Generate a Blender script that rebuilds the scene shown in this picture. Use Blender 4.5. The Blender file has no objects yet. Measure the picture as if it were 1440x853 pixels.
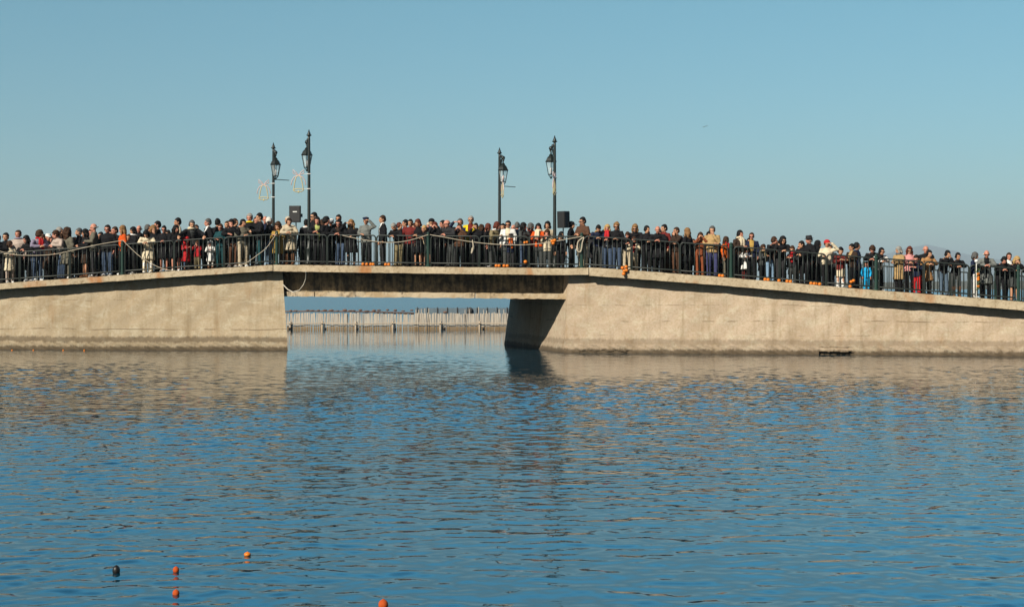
import bpy, bmesh, math, random
import numpy as np
from mathutils import Vector, Matrix, Euler

random.seed(7)
rng = np.random.default_rng(11)
scene = bpy.context.scene
COL = scene.collection
R = math.radians

# ---------------------------------------------------------------- camera
CAM_H, FPX, HOR = 2.2, 2200.0, 404.0          # eye height, focal length in photo pixels, horizon row
cd = bpy.data.cameras.new("camera")
cam = bpy.data.objects.new("camera", cd); COL.objects.link(cam)
cam.location = (0, 0, CAM_H); cam.rotation_euler = (R(90), 0, 0)
cd.sensor_width = 36.0; cd.lens = FPX / 1440 * 36.0
cd.shift_y = -(426.5 - HOR) / 1440.0
cd.clip_start = 0.1; cd.clip_end = 60000
scene.camera = cam

# ---------------------------------------------------------------- light
SUN_EL, SUN_AZ = 32.0, 38.0                    # azimuth: degrees to the left of straight behind the camera
w = bpy.data.worlds.new("World"); scene.world = w; w.use_nodes = True
nt = w.node_tree; nt.nodes.clear()
out = nt.nodes.new("ShaderNodeOutputWorld"); bg = nt.nodes.new("ShaderNodeBackground")
sky = nt.nodes.new("ShaderNodeTexSky"); sky.sky_type = 'NISHITA'; sky.sun_disc = False
sky.sun_elevation = R(SUN_EL); sky.sun_rotation = R(180 + SUN_AZ)
sky.altitude = 0; sky.air_density = 1.0; sky.dust_density = 0.3; sky.ozone_density = 3.0
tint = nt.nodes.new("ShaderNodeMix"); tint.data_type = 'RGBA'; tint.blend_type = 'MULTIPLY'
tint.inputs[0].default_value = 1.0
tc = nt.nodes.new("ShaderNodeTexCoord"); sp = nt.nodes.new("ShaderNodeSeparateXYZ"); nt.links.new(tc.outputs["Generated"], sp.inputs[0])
el = nt.nodes.new("ShaderNodeValToRGB"); nt.links.new(sp.outputs[2], el.inputs[0])      # sky tint by height; raised above the view to brighten water reflections
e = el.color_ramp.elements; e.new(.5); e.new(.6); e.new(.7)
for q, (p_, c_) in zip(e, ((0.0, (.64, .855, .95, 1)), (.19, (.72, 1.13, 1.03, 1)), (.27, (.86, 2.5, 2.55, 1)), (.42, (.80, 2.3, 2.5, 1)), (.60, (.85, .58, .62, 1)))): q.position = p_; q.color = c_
mr = nt.nodes.new("ShaderNodeMapRange"); nt.links.new(sp.outputs[1], mr.inputs[0])     # height tint ahead; sky behind the camera dimmed to deepen the shade
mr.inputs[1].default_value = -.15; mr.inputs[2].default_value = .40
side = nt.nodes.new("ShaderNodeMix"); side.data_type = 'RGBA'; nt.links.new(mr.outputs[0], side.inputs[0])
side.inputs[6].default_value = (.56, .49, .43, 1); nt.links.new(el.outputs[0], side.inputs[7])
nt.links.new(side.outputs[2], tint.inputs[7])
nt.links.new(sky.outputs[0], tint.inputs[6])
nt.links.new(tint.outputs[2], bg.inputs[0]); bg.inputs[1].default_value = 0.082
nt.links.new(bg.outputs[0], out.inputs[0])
sd = bpy.data.lights.new("sun", 'SUN'); sun = bpy.data.objects.new("sun", sd); COL.objects.link(sun)
sd.energy = 5.0; sd.angle = R(0.53); sd.color = (1.0, 0.93, 0.79)
sv = Vector((-math.sin(R(SUN_AZ)) * math.cos(R(SUN_EL)), -math.cos(R(SUN_AZ)) * math.cos(R(SUN_EL)), math.sin(R(SUN_EL))))
sun.rotation_euler = sv.to_track_quat('Z', 'Y').to_euler(); sun.location = (-10, -20, 30)
vs = scene.view_settings
vs.view_transform = 'Standard'; vs.look = 'None'; vs.gamma = 1.0; vs.use_curve_mapping = False
vs.exposure = 0.1
try:
    scene.cycles.max_bounces = 6; scene.cycles.diffuse_bounces = 1; scene.cycles.volume_bounces = 0; scene.cycles.caustics_reflective = False
    scene.cycles.caustics_refractive = False
except Exception:
    pass

# ---------------------------------------------------------------- helpers
def at(px, py, Y):
    return Vector(((px - 720) * Y / FPX, Y, CAM_H + (HOR - py) * Y / FPX))

def line_y(c, X):                              # the bridge runs obliquely; c = distance on the axis of view
    return c - 0.19 * max(X, -8.0) - 0.08 * min(X + 8.0, 0.0)

def x_on(px, c):                               # where the sight line of column px meets line c
    Y = c
    for _ in range(30):
        Y = line_y(c, (px - 720) * Y / FPX)
    return (px - 720) * Y / FPX, Y

C_EDGE, C_RAIL, C_REAR = 52.9, 53.06, 60.9
_tab = [(-420, 420), (-150, 408), (0, 398), (130, 389), (240, 381), (350, 374), (383, 372), (600, 375), (790, 377), (828, 376.5),
        (880, 380), (1010, 389.7), (1120, 399), (1210, 407), (1340, 416.7), (1440, 425), (1600, 436), (1900, 452)]
_xs, _zs = [], []
for _px, _py in _tab:
    _X, _Y = x_on(_px, C_EDGE); _xs.append(_X); _zs.append(CAM_H + (HOR - _py) * _Y / FPX)
def zdeck(X):
    return float(np.interp(X, _xs, _zs))

def tag(o, label=None, cat=None, group=None, kind=None):
    if label: o["label"] = label
    if cat: o["category"] = cat
    if group: o["group"] = group
    if kind: o["kind"] = kind
    return o

class MB:
    """collects shapes that make up ONE mesh"""
    def __init__(s): s.v, s.f = [], []
    def add(s, vs, fs):
        b = len(s.v); s.v += [tuple(map(float, p)) for p in vs]; s.f += [tuple(i + b for i in f) for f in fs]; return s
    def box(s, lo, hi):
        x0, y0, z0 = lo; x1, y1, z1 = hi
        return s.add([(x0,y0,z0),(x1,y0,z0),(x1,y1,z0),(x0,y1,z0),(x0,y0,z1),(x1,y0,z1),(x1,y1,z1),(x0,y1,z1)],
              [(3,2,1,0),(4,5,6,7),(0,1,5,4),(1,2,6,5),(2,3,7,6),(3,0,4,7)])
    def tube(s, pts, rad, n=10, hint=(1,0,0), round_ends=True):
        """loft along pts; rad: number or list of numbers / (ra, rb)"""
        P = [Vector(p) for p in pts]; m = len(P)
        if not isinstance(rad, (list, tuple)): rad = [rad] * m
        rr = [(r, r) if not isinstance(r, (list, tuple)) else r for r in rad]
        T = []
        for i in range(m):
            t = (P[min(i+1, m-1)] - P[max(i-1, 0)]); T.append(t.normalized() if t.length > 1e-9 else Vector((0,0,1)))
        if round_ends:
            def cap(p, t, r, sgn):
                q = min(r); return [(p + t*sgn*q*0.55, (r[0]*.8, r[1]*.8)), (p + t*sgn*q*0.85, (r[0]*.45, r[1]*.45))]
            a = cap(P[0], T[0], rr[0], -1); b = cap(P[-1], T[-1], rr[-1], 1)
            P = [a[1][0], a[0][0]] + P + [b[0][0], b[1][0]]
            rr = [a[1][1], a[0][1]] + list(rr) + [b[0][1], b[1][1]]
            T = [T[0]]*2 + T + [T[-1]]*2
        vs, fs = [], []; prev = None
        for p, t, r in zip(P, T, rr):
            h = Vector(hint); sx = h - t * t.dot(h)
            if sx.length < 0.15:
                h = Vector((0, 1, 0)) if prev is None else prev; sx = h - t * t.dot(h)
            sx.normalize(); prev = sx; b = t.cross(sx)
            for k in range(n):
                a = 2*math.pi*k/n; vs.append(p + sx*(r[0]*math.cos(a)) + b*(r[1]*math.sin(a)))
        L = len(P)
        for i in range(L-1):
            for k in range(n):
                k2 = (k+1) % n; fs.append((i*n+k, i*n+k2, (i+1)*n+k2, (i+1)*n+k))
        fs.append(tuple(range(n-1, -1, -1))); fs.append(tuple((L-1)*n + k for k in range(n)))
        return s.add(vs, fs)
    def ell(s, c, r, rot=None, nu=14, nv=9):
        c = Vector(c); M = rot if rot is not None else Matrix.Identity(3)
        vs = [c + M @ Vector((0,0,-r[2]))]; fs = []
        for j in range(1, nv):
            ph = -math.pi/2 + math.pi*j/nv
            for i in range(nu):
                a = 2*math.pi*i/nu
                vs.append(c + M @ Vector((r[0]*math.cos(ph)*math.cos(a), r[1]*math.cos(ph)*math.sin(a), r[2]*math.sin(ph))))
        vs.append(c + M @ Vector((0,0,r[2]))); last = len(vs)-1
        for i in range(nu):
            i2 = (i+1) % nu
            fs.append((0, 1+i2, 1+i)); fs.append((last, 1+(nv-2)*nu+i, 1+(nv-2)*nu+i2))
            for j in range(nv-2):
                fs.append((1+j*nu+i, 1+j*nu+i2, 1+(j+1)*nu+i2, 1+(j+1)*nu+i))
        return s.add(vs, fs)
    def lathe(s, prof, c=(0,0,0), n=16):
        """prof: (radius, z) from bottom to top; closed at both ends"""
        vs, fs = [], []
        for r, z in prof:
            for k in range(n):
                a = 2*math.pi*k/n; vs.append((c[0]+r*math.cos(a), c[1]+r*math.sin(a), c[2]+z))
        L = len(prof)
        for i in range(L-1):
            for k in range(n):
                k2 = (k+1) % n; fs.append((i*n+k, i*n+k2, (i+1)*n+k2, (i+1)*n+k))
        fs.append(tuple(range(n-1,-1,-1))); fs.append(tuple((L-1)*n+k for k in range(n)))
        return s.add(vs, fs)
    def mesh(s, name, smooth=True):
        me = bpy.data.meshes.new(name); me.from_pydata(s.v, [], s.f); me.update()
        if smooth: me.polygons.foreach_set("use_smooth", [True]*len(me.polygons))
        return me
    def build(s, name, mat, parent=None, smooth=False, loc=None):
        o = bpy.data.objects.new(name, s.mesh(name, smooth)); COL.objects.link(o)
        if mat: o.data.materials.append(mat)
        if parent: o.parent = parent
        if loc: o.location = loc
        return o

def empty(name, loc, rz=0.0):
    o = bpy.data.objects.new(name, None); COL.objects.link(o); o.location = loc; o.rotation_euler = (0, 0, rz)
    o.empty_display_size = 0.2
    return o

def copy_tree(o, parent=None):
    c = o.copy(); COL.objects.link(c); c.parent = parent
    for ch in o.children: copy_tree(ch, c)
    return c

def bevel(o, width=0.01, seg=2):
    m = o.modifiers.new("bevel", 'BEVEL'); m.width = width; m.segments = seg; m.limit_method = 'ANGLE'; return o

# ---------------------------------------------------------------- materials
def nmat(name):
    m = bpy.data.materials.new(name); m.use_nodes = True
    t = m.node_tree; b = t.nodes["Principled BSDF"]; return m, t, b
def node(t, kind, **kw):
    n = t.nodes.new("ShaderNode" + kind)
    for k, v in kw.items(): setattr(n, k, v)
    return n
def coord(t, scale=(1,1,1)):
    tc = node(t, "TexCoord"); mp = node(t, "Mapping"); mp.inputs["Scale"].default_value = scale
    t.links.new(tc.outputs["Object"], mp.inputs[0]); return mp.outputs[0]
def noise(t, vec, scale, detail=4, rough=.55, dist=0):
    n = node(t, "TexNoise"); n.inputs["Scale"].default_value = scale; n.inputs["Detail"].default_value = detail
    n.inputs["Roughness"].default_value = rough; n.inputs["Distortion"].default_value = dist
    t.links.new(vec, n.inputs["Vector"]); return n.outputs["Fac"]
def ramp(t, fac, stops):
    r = node(t, "ValToRGB"); e = r.color_ramp.elements
    while len(e) < len(stops): e.new(0.5)
    for el, (p, c) in zip(e, stops):
        el.position = p; el.color = (c, c, c, 1) if isinstance(c, (int, float)) else (*c, 1)
    t.links.new(fac, r.inputs[0]); return r.outputs[0]
def mix(t, a, b, fac, mode='MIX'):
    m = node(t, "Mix", data_type='RGBA', blend_type=mode)
    for sock, v in ((m.inputs[0], fac), (m.inputs[6], a), (m.inputs[7], b)):
        if isinstance(v, (int, float)): sock.default_value = v
        elif isinstance(v, (tuple, list)): sock.default_value = (*v, 1)
        else: t.links.new(v, sock)
    return m.outputs[2]
def math_(t, op, a, b=0.0):
    m = node(t, "Math", operation=op)
    for sock, v in ((m.inputs[0], a), (m.inputs[1], b)):
        if isinstance(v, (int, float)): sock.default_value = v
        else: t.links.new(v, sock)
    return m.outputs[0]
def bump(t, b, h, strength=.3, dist=.02):
    n = node(t, "Bump"); n.inputs["Strength"].default_value = strength; n.inputs["Distance"].default_value = dist
    t.links.new(h, n.inputs["Height"]); t.links.new(n.outputs[0], b.inputs["Normal"])

_simple = {}
def simple(name, col, rough=.6, var=.25, scale=6, metal=0.0, bmp=.0):
    key = (name, col, rough)
    if key in _simple: return _simple[key]
    m, t, b = nmat(name)
    n = noise(t, coord(t), scale, 5)
    b.inputs["Roughness"].default_value = rough; b.inputs["Metallic"].default_value = metal
    t.links.new(mix(t, tuple(c*(1-var) for c in col), tuple(min(1, c*(1+var)) for c in col), n), b.inputs["Base Color"])
    if bmp: bump(t, b, noise(t, coord(t), scale*8, 3), bmp, .01)
    _simple[key] = m; return m

def wall_mat(name, dark_band, base1, base2, seams):
    m, t, b = nmat(name); v = coord(t)
    sep = node(t, "SeparateXYZ"); t.links.new(v, sep.inputs[0]); z = sep.outputs[2]; x = sep.outputs[0]
    big = noise(t, v, .5, 6, .6); mid = noise(t, coord(t, (.7, .7, 1.3)), 2.6, 8, .68, .6); fine = noise(t, v, 14, 6, .65)
    col = mix(t, base1, base2, ramp(t, big, [(.40, 0), (.60, 1)]))
    col = mix(t, col, (.62, .56, .42), math_(t, 'MULTIPLY', ramp(t, mid, [(.48, 0), (.70, 1)]), .65))
    col = mix(t, col, (.34, .25, .13), math_(t, 'MULTIPLY', ramp(t, fine, [(.30, 1), (.56, 0)]), .55))
    # run-off streaks
    st = noise(t, coord(t, (2.2, 2.2, .16)), 1.6, 5, .6)
    col = mix(t, col, (.22, .15, .07), math_(t, 'MULTIPLY', ramp(t, st, [(.52, 0), (.72, 1)]), .5))
    col = mix(t, col, (.33, .17, .06), math_(t, 'MULTIPLY', ramp(t, noise(t, coord(t, (1.5, 1.5, .35)), .9, 5, .6), [(.60, 0), (.72, 1)]), .45))
    # pour lines: a few wavering level seams
    wob = math_(t, 'MULTIPLY', math_(t, 'SUBTRACT', noise(t, coord(t, (1,1,0)), .45, 4), .5), .22)
    zz = math_(t, 'ADD', z, wob)
    for lv, wd, part, lo in seams:
        d = math_(t, 'ABSOLUTE', math_(t, 'SUBTRACT', zz, lv))
        l = ramp(t, math_(t, 'DIVIDE', d, wd*2), [(.3, 1), (1, 0)])
        msk = ramp(t, noise(t, coord(t, (1,1,.2)), .8 + lv, 3), [(lo, 0), (lo+.10, 1)])
        col = mix(t, col, (.16, .11, .06), math_(t, 'MULTIPLY', math_(t, 'MULTIPLY', l, msk), part))
    # tide marks
    zt = math_(t, 'ADD', z, math_(t, 'MULTIPLY', math_(t, 'SUBTRACT', noise(t, coord(t, (1,1,.5)), 4.5, 8, .75), .5), .30))
    zt2 = math_(t, 'ADD', zt, math_(t, 'MULTIPLY', math_(t, 'SUBTRACT', big, .5), .10))
    fac = ramp(t, math_(t, 'DIVIDE', zt2, .7), [(.0, .95), (.15, .85), (.24, .30), (.36, .2), (.46, dark_band), (.62, dark_band*.85), (.72, .0)])
    col = mix(t, col, (.07, .047, .024), fac)
    t.links.new(col, b.inputs["Base Color"]); b.inputs["Roughness"].default_value = .9
    h = math_(t, 'ADD', math_(t, 'MULTIPLY', mid, .6), math_(t, 'MULTIPLY', fine, .5))
    bump(t, b, h, .5, .05)
    return m
# ---------------------------------------------------------------- water: one sheet, waves modelled where the picture sees them
def water():
    ys = np.concatenate([np.arange(-30, 6, 2.0), np.arange(6, 60, .042), np.geomspace(60, 120, 420)[1:], np.geomspace(120, 18500, 64)[1:]])
    a = np.linspace(-1, 1, 640)
    a = np.concatenate([[-9, -4, -2.2, -1.5, -1.2], a, [1.2, 1.5, 2.2, 4, 9]])
    half = np.where(ys < 60, 3.2 + .36 * np.maximum(ys, 0), .42 * ys)
    half = np.maximum(half, 4)
    X = a[None, :] * half[:, None]; Y = np.repeat(ys[:, None], len(a), 1)
    Z = np.zeros_like(X)
    g = np.random.default_rng(5)
    def waves(n, lmin, lmax, slope, spread, main=-90):
        z = np.zeros_like(X)
        for _ in range(n):
            L = math.exp(g.uniform(math.log(lmin), math.log(lmax))); th = R(main) + g.normal(0, spread)
            k = 2*math.pi/L; A = slope / k * math.sqrt(2.0/n)
            # short waves are left out where the sheet is too coarse for them
            z += A * np.sin(k*(math.cos(th)*X + math.sin(th)*Y) + g.uniform(0, 2*math.pi))
        return z
    gust = np.zeros_like(X)
    for _ in range(9):
        L = g.uniform(4, 16); th = g.uniform(0, 6.28)
        gust += np.sin(2*math.pi/L*(math.cos(th)*X + .6*math.sin(th)*Y) + g.uniform(0, 6.28))
    gust = 1 + .28*np.clip(gust/2.2, -1.6, 1.6)
    Z += waves(26, .8, 1.9, .011, .5) + gust*waves(46, .32, .75, .042, .5) + gust*waves(64, .12, .32, .085, .75)
    s = np.clip((55.5 - (Y + .19*X)) / 24.0, 0, 1); s = .25*np.clip(s*5, 0, 1) + .75*s**.8     # lee of the bridge is calmer
    amp = .15 + .85*s
    amp = np.where(Y > 60, np.clip(.15+(Y-60)*.02, .15, .34), amp)
    amp *= np.where(np.abs(a)[None, :] > 1.0, 0.0, 1.0)
    amp *= np.where(Y < 6, 0, 1); amp *= np.clip((118 - Y)/40, 0, 1)
    Z *= amp*.74
    nv, nu = X.shape
    co = np.stack([X, Y, Z], -1).reshape(-1, 3)
    i = np.arange(nv-1)[:, None]*nu + np.arange(nu-1)[None, :]
    f = np.stack([i, i+1, i+nu+1, i+nu], -1).reshape(-1, 4)
    me = bpy.data.meshes.new("water"); me.vertices.add(len(co)); me.vertices.foreach_set("co", co.ravel())
    me.loops.add(f.size); me.loops.foreach_set("vertex_index", f.ravel().astype(np.int32))
    me.polygons.add(len(f)); me.polygons.foreach_set("loop_start", np.arange(0, f.size, 4, dtype=np.int32))
    me.polygons.foreach_set("loop_total", np.full(len(f), 4, dtype=np.int32))
    me.polygons.foreach_set("use_smooth", np.ones(len(f), dtype=bool)); me.update(); me.validate()
    m, t, b = nmat("lagoon_water")
    b.inputs["Base Color"].default_value = (.002, .034, .058, 1); b.inputs["Roughness"].default_value = .015
    b.inputs["IOR"].default_value = 1.45; b.inputs["Specular IOR Level"].default_value = .5
    sx = node(t, "SeparateXYZ"); t.links.new(coord(t), sx.inputs[0])     # beyond the modelled waves the ripples are finer than the sheet
    mr = node(t, "MapRange"); t.links.new(sx.outputs[1], mr.inputs[0])
    for q, val in zip((1, 2, 3, 4), (84, 125, .015, .21)): mr.inputs[q].default_value = val
    t.links.new(mr.outputs[0], b.inputs["Roughness"])
    n1 = noise(t, coord(t, (1.0, 2.2, 1)), 9, 3, .5)
    bump(t, b, n1, .05, .01)
    o = bpy.data.objects.new("water", me); COL.objects.link(o); me.materials.append(m)
    tag(o, "rippled blue lagoon water under the bridge", "water", kind="structure")
water()

# lagoon bed far below, so that the sheet is not the bottom of the world
bed = MB().box((-11500, -200, -4.2), (11500, 18400, -3.8)).build("lagoon_bed", simple("lagoon_silt", (.05, .06, .05), .9))
tag(bed, "dark silt bed beneath the lagoon water", "ground", kind="structure")

# ---------------------------------------------------------------- far shore and hill
def ridge(name, prof, Y, depth, col1, col2, label, rough_amp, sc):
    """prof: (photo column, height m); a real hill of the given depth"""
    xs = np.array([(p[0]-720)*Y/FPX for p in prof]); hs = np.array([p[1] for p in prof])
    nx, ny = 220, 26
    X = np.linspace(xs[0], xs[-1], nx); H = np.interp(X, xs, hs)
    H = np.convolve(np.pad(H, 6, mode='edge'), np.ones(13)/13, 'valid')
    vs = []
    for j in range(ny):
        u = j/(ny-1); env = math.sin(math.pi*u)**.8 if 0 < u < 1 else 0
        for i in range(nx):
            n = (math.sin(X[i]/sc*1.3+j*.9)+math.sin(X[i]/sc*3.1+j*2.1)*.5+math.sin(X[i]/sc*7.7+j*1.7)*.25+math.sin(X[i]/sc*17.+j*3.7)*.18)*rough_amp
            k = 1 + (u-.15)*depth/Y; vs.append((X[i]*k, Y*k, -.5 + max(0, ((H[i]+.5)*env + n*env*min(1, H[i]/4))*(1+.35*depth/Y))))
    fs = [(j*nx+i, j*nx+i+1, (j+1)*nx+i+1, (j+1)*nx+i) for j in range(ny-1) for i in range(nx-1)]
    o = MB().add(vs, fs).build(name, None, smooth=True)
    m, t, b = nmat(name + "_scrub"); n = noise(t, coord(t), 9/sc, 8, .65)
    t.links.new(mix(t, col1, col2, ramp(t, n, [(.4, 0), (.6, 1)])), b.inputs["Base Color"]); b.inputs["Roughness"].default_value = 1
    o.data.materials.append(m); return tag(o, label, "hill", kind="structure")
Yh = 12000
hp = [(px, max(.5, (HOR-py)*Yh/FPX)) for px, py in [(980,403),(1080,396),(1150,385),(1225,366),(1265,354),(1295,345),(1325,349),(1350,358),(1385,363),(1440,369),(1560,380),(1700,395),(1850,403)]]
ridge("hill", hp, Yh, 5000, (.05,.075,.05), (.13,.12,.09), "pale blue hazy hill beyond the lagoon", 11.0, 240)
ridge("far_shore", [(900,.6),(1000,5),(1100,8),(1250,7),(1340,9),(1400,8),(1500,9.5),(1700,8),(2200,6)], 1800, 160, (.035,.05,.025), (.16,.13,.09),
      "low scrubby far shore across the lagoon", .9, 14)

# ---------------------------------------------------------------- bridge
bridge = empty("bridge", (0, 53, 0))
tag(bridge, "low concrete footbridge ramping up from both banks over a narrow channel", "bridge")
def bpart(o):
    o.parent = bridge; o.matrix_parent_inverse = Matrix.Translation((0, -53, 0)); return o

M_wallL = wall_mat("weathered_concrete", .78, (.49,.39,.265), (.40,.315,.21), ((.73, .014, .7, .38), (1.75, .010, .45, .44), (2.15, .008, .4, .5)))
M_wallR = wall_mat("pale_concrete", .50, (.55,.43,.315), (.45,.345,.245), ((1.08, .012, .7, .50), (1.62, .010, .5, .47), (.62, .010, .5, .56)))
def abutment(Xfar, Xb, Xt, sgn, mat):
    """battered wall from far end to the channel corner, then the end face along the skewed channel"""
    n, m, k = 420, 26, 18
    us = np.linspace(0, 1, n)**.8
    DEP, SK = 8.0, -.2576
    path = []                                        # (bottom xy, top xy) round the footprint
    for u in us:
        xb = Xfar + (Xb-Xfar)*u; xt = Xfar + (Xt-Xfar)*u
        path.append(((xb, line_y(53.2, xb)), (xt, line_y(53.32, xt))))
    for j in range(1, k+1):
        d = DEP*j/k
        path.append(((Xb+SK*d, line_y(53.2, Xb)+d), (Xt+SK*d-sgn*.024*d, line_y(53.32, Xt)+d*.98)))
    for u in us[::-1][::20]:
        xb = Xfar + (Xb+SK*DEP-Xfar)*u
        xt = xb + (Xt-Xb-sgn*.024*DEP)*u; path.append(((xb, line_y(53.2, xb)+DEP), (xt, line_y(53.2, xb)+DEP-.2)))
    g = np.random.default_rng(3 if sgn > 0 else 4); ph = g.uniform(0, 6.28, 12)
    vs = []; chip0, chip1 = x_on(816, 53.2)[0], x_on(886, 53.2)[0]; pit0, pit1 = x_on(1153, 53.2)[0], x_on(1201, 53.2)[0]
    hs = [-.8, -.3, -.06, -.02, .01, .03, .05, .07, .09, .11, .13, .15, .17, .19, .22, .25, .28, .31, .34, .38, .44, .5] + list(np.linspace(.6, 1, 14))
    for (b, tp) in path:
        ztop = zdeck(tp[0]) - .20
        for h in hs:
            z = h if h <= .5 else .5 + (ztop-.5)*(h-.5)/.5
            q = max(0, min(1, z/ztop))
            x = b[0] + (tp[0]-b[0])*q; y = b[1] + (tp[1]-b[1])*q
            foot = .07*max(0, 1-max(0, z-.28)/.12) if z > -.1 else .07
            wob = .018*(math.sin(x*2.1+z*3+ph[0])+math.sin(x*5.3-z*7+ph[1])*.6+math.sin(x*11+z*9+ph[2])*.4)
            if z < .5: wob += .02*math.sin(x*23+ph[3]+z*40)*math.sin(x*7.7+ph[4])
            if z < .4 and len(vs) < n*len(hs):               # broken-out hollow and chips at the waterline
                hol = math.sin(x*9+ph[5])*math.sin(x*23+ph[6])*.03
                if sgn < 0 and pit0 < x < pit1 and -.05 < z < .085+hol: wob -= .13
                if sgn < 0 and pit0 < x < pit1 and abs(z-.225-hol*.6) < .018: wob -= .035
                if sgn < 0 and chip0 < x < chip1 and z < .07+.03*math.sin(x*13)+.02*math.sin(x*31): wob -= .035
            vs.append((x, y - foot - wob, z))
    L = len(hs); N = len(path)
    fs = [(i*L+j, (i+1)*L+j, (i+1)*L+j+1, i*L+j+1) for i in range(N-1) for j in range(L-1)]
    o = MB().add(vs, fs).build("abutment", mat, smooth=True)
    for p in o.data.polygons: p.use_smooth = True
    md = o.modifiers.new("split", 'EDGE_SPLIT'); md.split_angle = R(35)
    return bpart(o)
XbL = x_on(405, 53.2)[0]; XtL = x_on(397, 53.32)[0]; XbR = x_on(793, 53.2)[0]; XtR = x_on(800, 53.32)[0]
abutment(-36, XbL, XtL, 1, M_wallL)
abutment(34, XbR, XtR, -1, M_wallR)

def coping_mat():
    m, t, b = nmat("coping_concrete"); v = coord(t)
    col = mix(t, (.55,.45,.31), (.43,.34,.22), ramp(t, noise(t, v, 1.2, 6, .6), [(.4,0),(.62,1)]))
    col = mix(t, col, (.20,.13,.06), math_(t, 'MULTIPLY', ramp(t, noise(t, v, 9, 6, .7), [(.50,0),(.68,1)]), .7))
    col = mix(t, col, (.42,.15,.03), math_(t, 'MULTIPLY', ramp(t, noise(t, coord(t,(1,1,.4)), 1.1, 3), [(.56,0),(.68,1)]), .75))
    t.links.new(col, b.inputs["Base Color"]); b.inputs["Roughness"].default_value = .9
    bump(t, b, noise(t, v, 11, 6, .7), .5, .04); return m
M_cop = coping_mat()
M_deck = simple("worn_deck_concrete", (.28,.25,.21), .9, .25, 3, bmp=.2)
def strip(c0, c1, X0, X1, ztop, zbot, n=40, jitter=0.0, seed=1):
    """a bar that follows the deck line; ztop/zbot are offsets from the deck level"""
    g = random.Random(seed); vs, fs = [], []
    for i in range(n+1):
        X = X0 + (X1-X0)*i/n; z = zdeck(X)
        j = [g.uniform(-jitter, jitter) for _ in range(6)]
        vs += [(X, line_y(c0, X)+j[0], z+zbot+j[1]), (X, line_y(c0, X)+j[2]*.7, z+ztop+j[3]), (X, line_y(c1, X), z+ztop), (X, line_y(c1, X), z+zbot)]
    for i in range(n):
        for k in range(4):
            a = i*4+k; b_ = i*4+(k+1) % 4; fs.append((a, b_, b_+4, a+4))
    fs.append((3,2,1,0)); q = n*4; fs.append((q,q+1,q+2,q+3))
    return MB().add(vs, fs)
bpart(strip(53.3, 61.05, -36, 34, -.006, -.21, 120).build("deck", M_deck))
XJ1, XJ2 = x_on(384, C_EDGE)[0], x_on(828, C_EDGE)[0]
bpart(strip(C_EDGE-.03, 53.33, -36, XJ1-.012, -.01, -.215, 200, .006, 2).build("coping", M_cop))
bpart(strip(C_EDGE, 53.33, XJ1+.012, XJ2-.012, 0, -.23, 90, .006, 3).build("coping", M_cop))
bpart(strip(C_EDGE-.04, 53.33, XJ2+.012, 34, .015, -.26, 200, .006, 4).build("coping", M_cop))
bpart(strip(61.0, 61.2, -36, 34, 0, -.22, 120, .01, 5).build("coping", M_cop))
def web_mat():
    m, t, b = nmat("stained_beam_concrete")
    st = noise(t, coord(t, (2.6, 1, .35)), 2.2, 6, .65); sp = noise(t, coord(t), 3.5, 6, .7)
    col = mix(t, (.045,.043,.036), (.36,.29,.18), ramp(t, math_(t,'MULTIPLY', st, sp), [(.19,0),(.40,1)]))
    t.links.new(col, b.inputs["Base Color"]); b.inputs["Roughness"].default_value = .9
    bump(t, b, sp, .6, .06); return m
M_web = web_mat()
def flange_mat():
    m, t, b = nmat("weathered_flange_concrete"); v = coord(t)
    col = mix(t, (.52,.42,.29), (.40,.29,.17), ramp(t, noise(t, v, 1.6, 6, .65), [(.42,0),(.58,1)]))
    col = mix(t, col, (.07,.05,.035), math_(t, 'MULTIPLY', ramp(t, noise(t, coord(t,(1,1,.7)), 3.2, 7, .7), [(.55,0),(.66,1)]), .8))
    t.links.new(col, b.inputs["Base Color"]); b.inputs["Roughness"].default_value = .9
    bump(t, b, noise(t, v, 8, 6, .7), .5, .04); return m
M_flange = flange_mat()
Xw0, Xw1 = XtL-1.6, XtR+.6
def beam(c0, c1, ztL, ztR, zb, X0, X1, jit, seed, n=50):
    g = random.Random(seed); vs, fs = [], []
    for i in range(n+1):
        X = X0+(X1-X0)*i/n; u = (X-Xw0)/(Xw1-Xw0); zt = ztL+(ztR-ztL)*u if ztL is not None else zdeck(X)-.215
        zz = zb[0]+(zb[1]-zb[0])*u; j = [g.uniform(-jit, jit) for _ in range(4)]
        vs += [(X, line_y(c0,X)+j[0], zz+j[1]), (X, line_y(c0,X)+j[2], zt+j[3]), (X, line_y(c1,X), zt), (X, line_y(c1,X), zz)]
    for i in range(n):
        for k in range(4):
            a = i*4+k; b_ = i*4+(k+1) % 4; fs.append((a, b_, b_+4, a+4))
    fs.append((3,2,1,0)); q = n*4; fs.append((q,q+1,q+2,q+3))
    return MB().add(vs, fs)
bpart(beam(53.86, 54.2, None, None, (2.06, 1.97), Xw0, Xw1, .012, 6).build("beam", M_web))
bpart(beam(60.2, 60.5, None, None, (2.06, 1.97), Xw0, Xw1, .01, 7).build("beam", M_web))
cuts = [Xw0, x_on(443, 53.55)[0], x_on(668, 53.55)[0], Xw1]
for i in range(3):
    bpart(beam(53.42 + (.02 if i == 1 else 0), 54.3, 2.075, 1.985, (1.90, 1.80), cuts[i]+.015, cuts[i+1]-.015, .012, 8+i, 30).build("beam_flange", M_flange))
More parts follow.
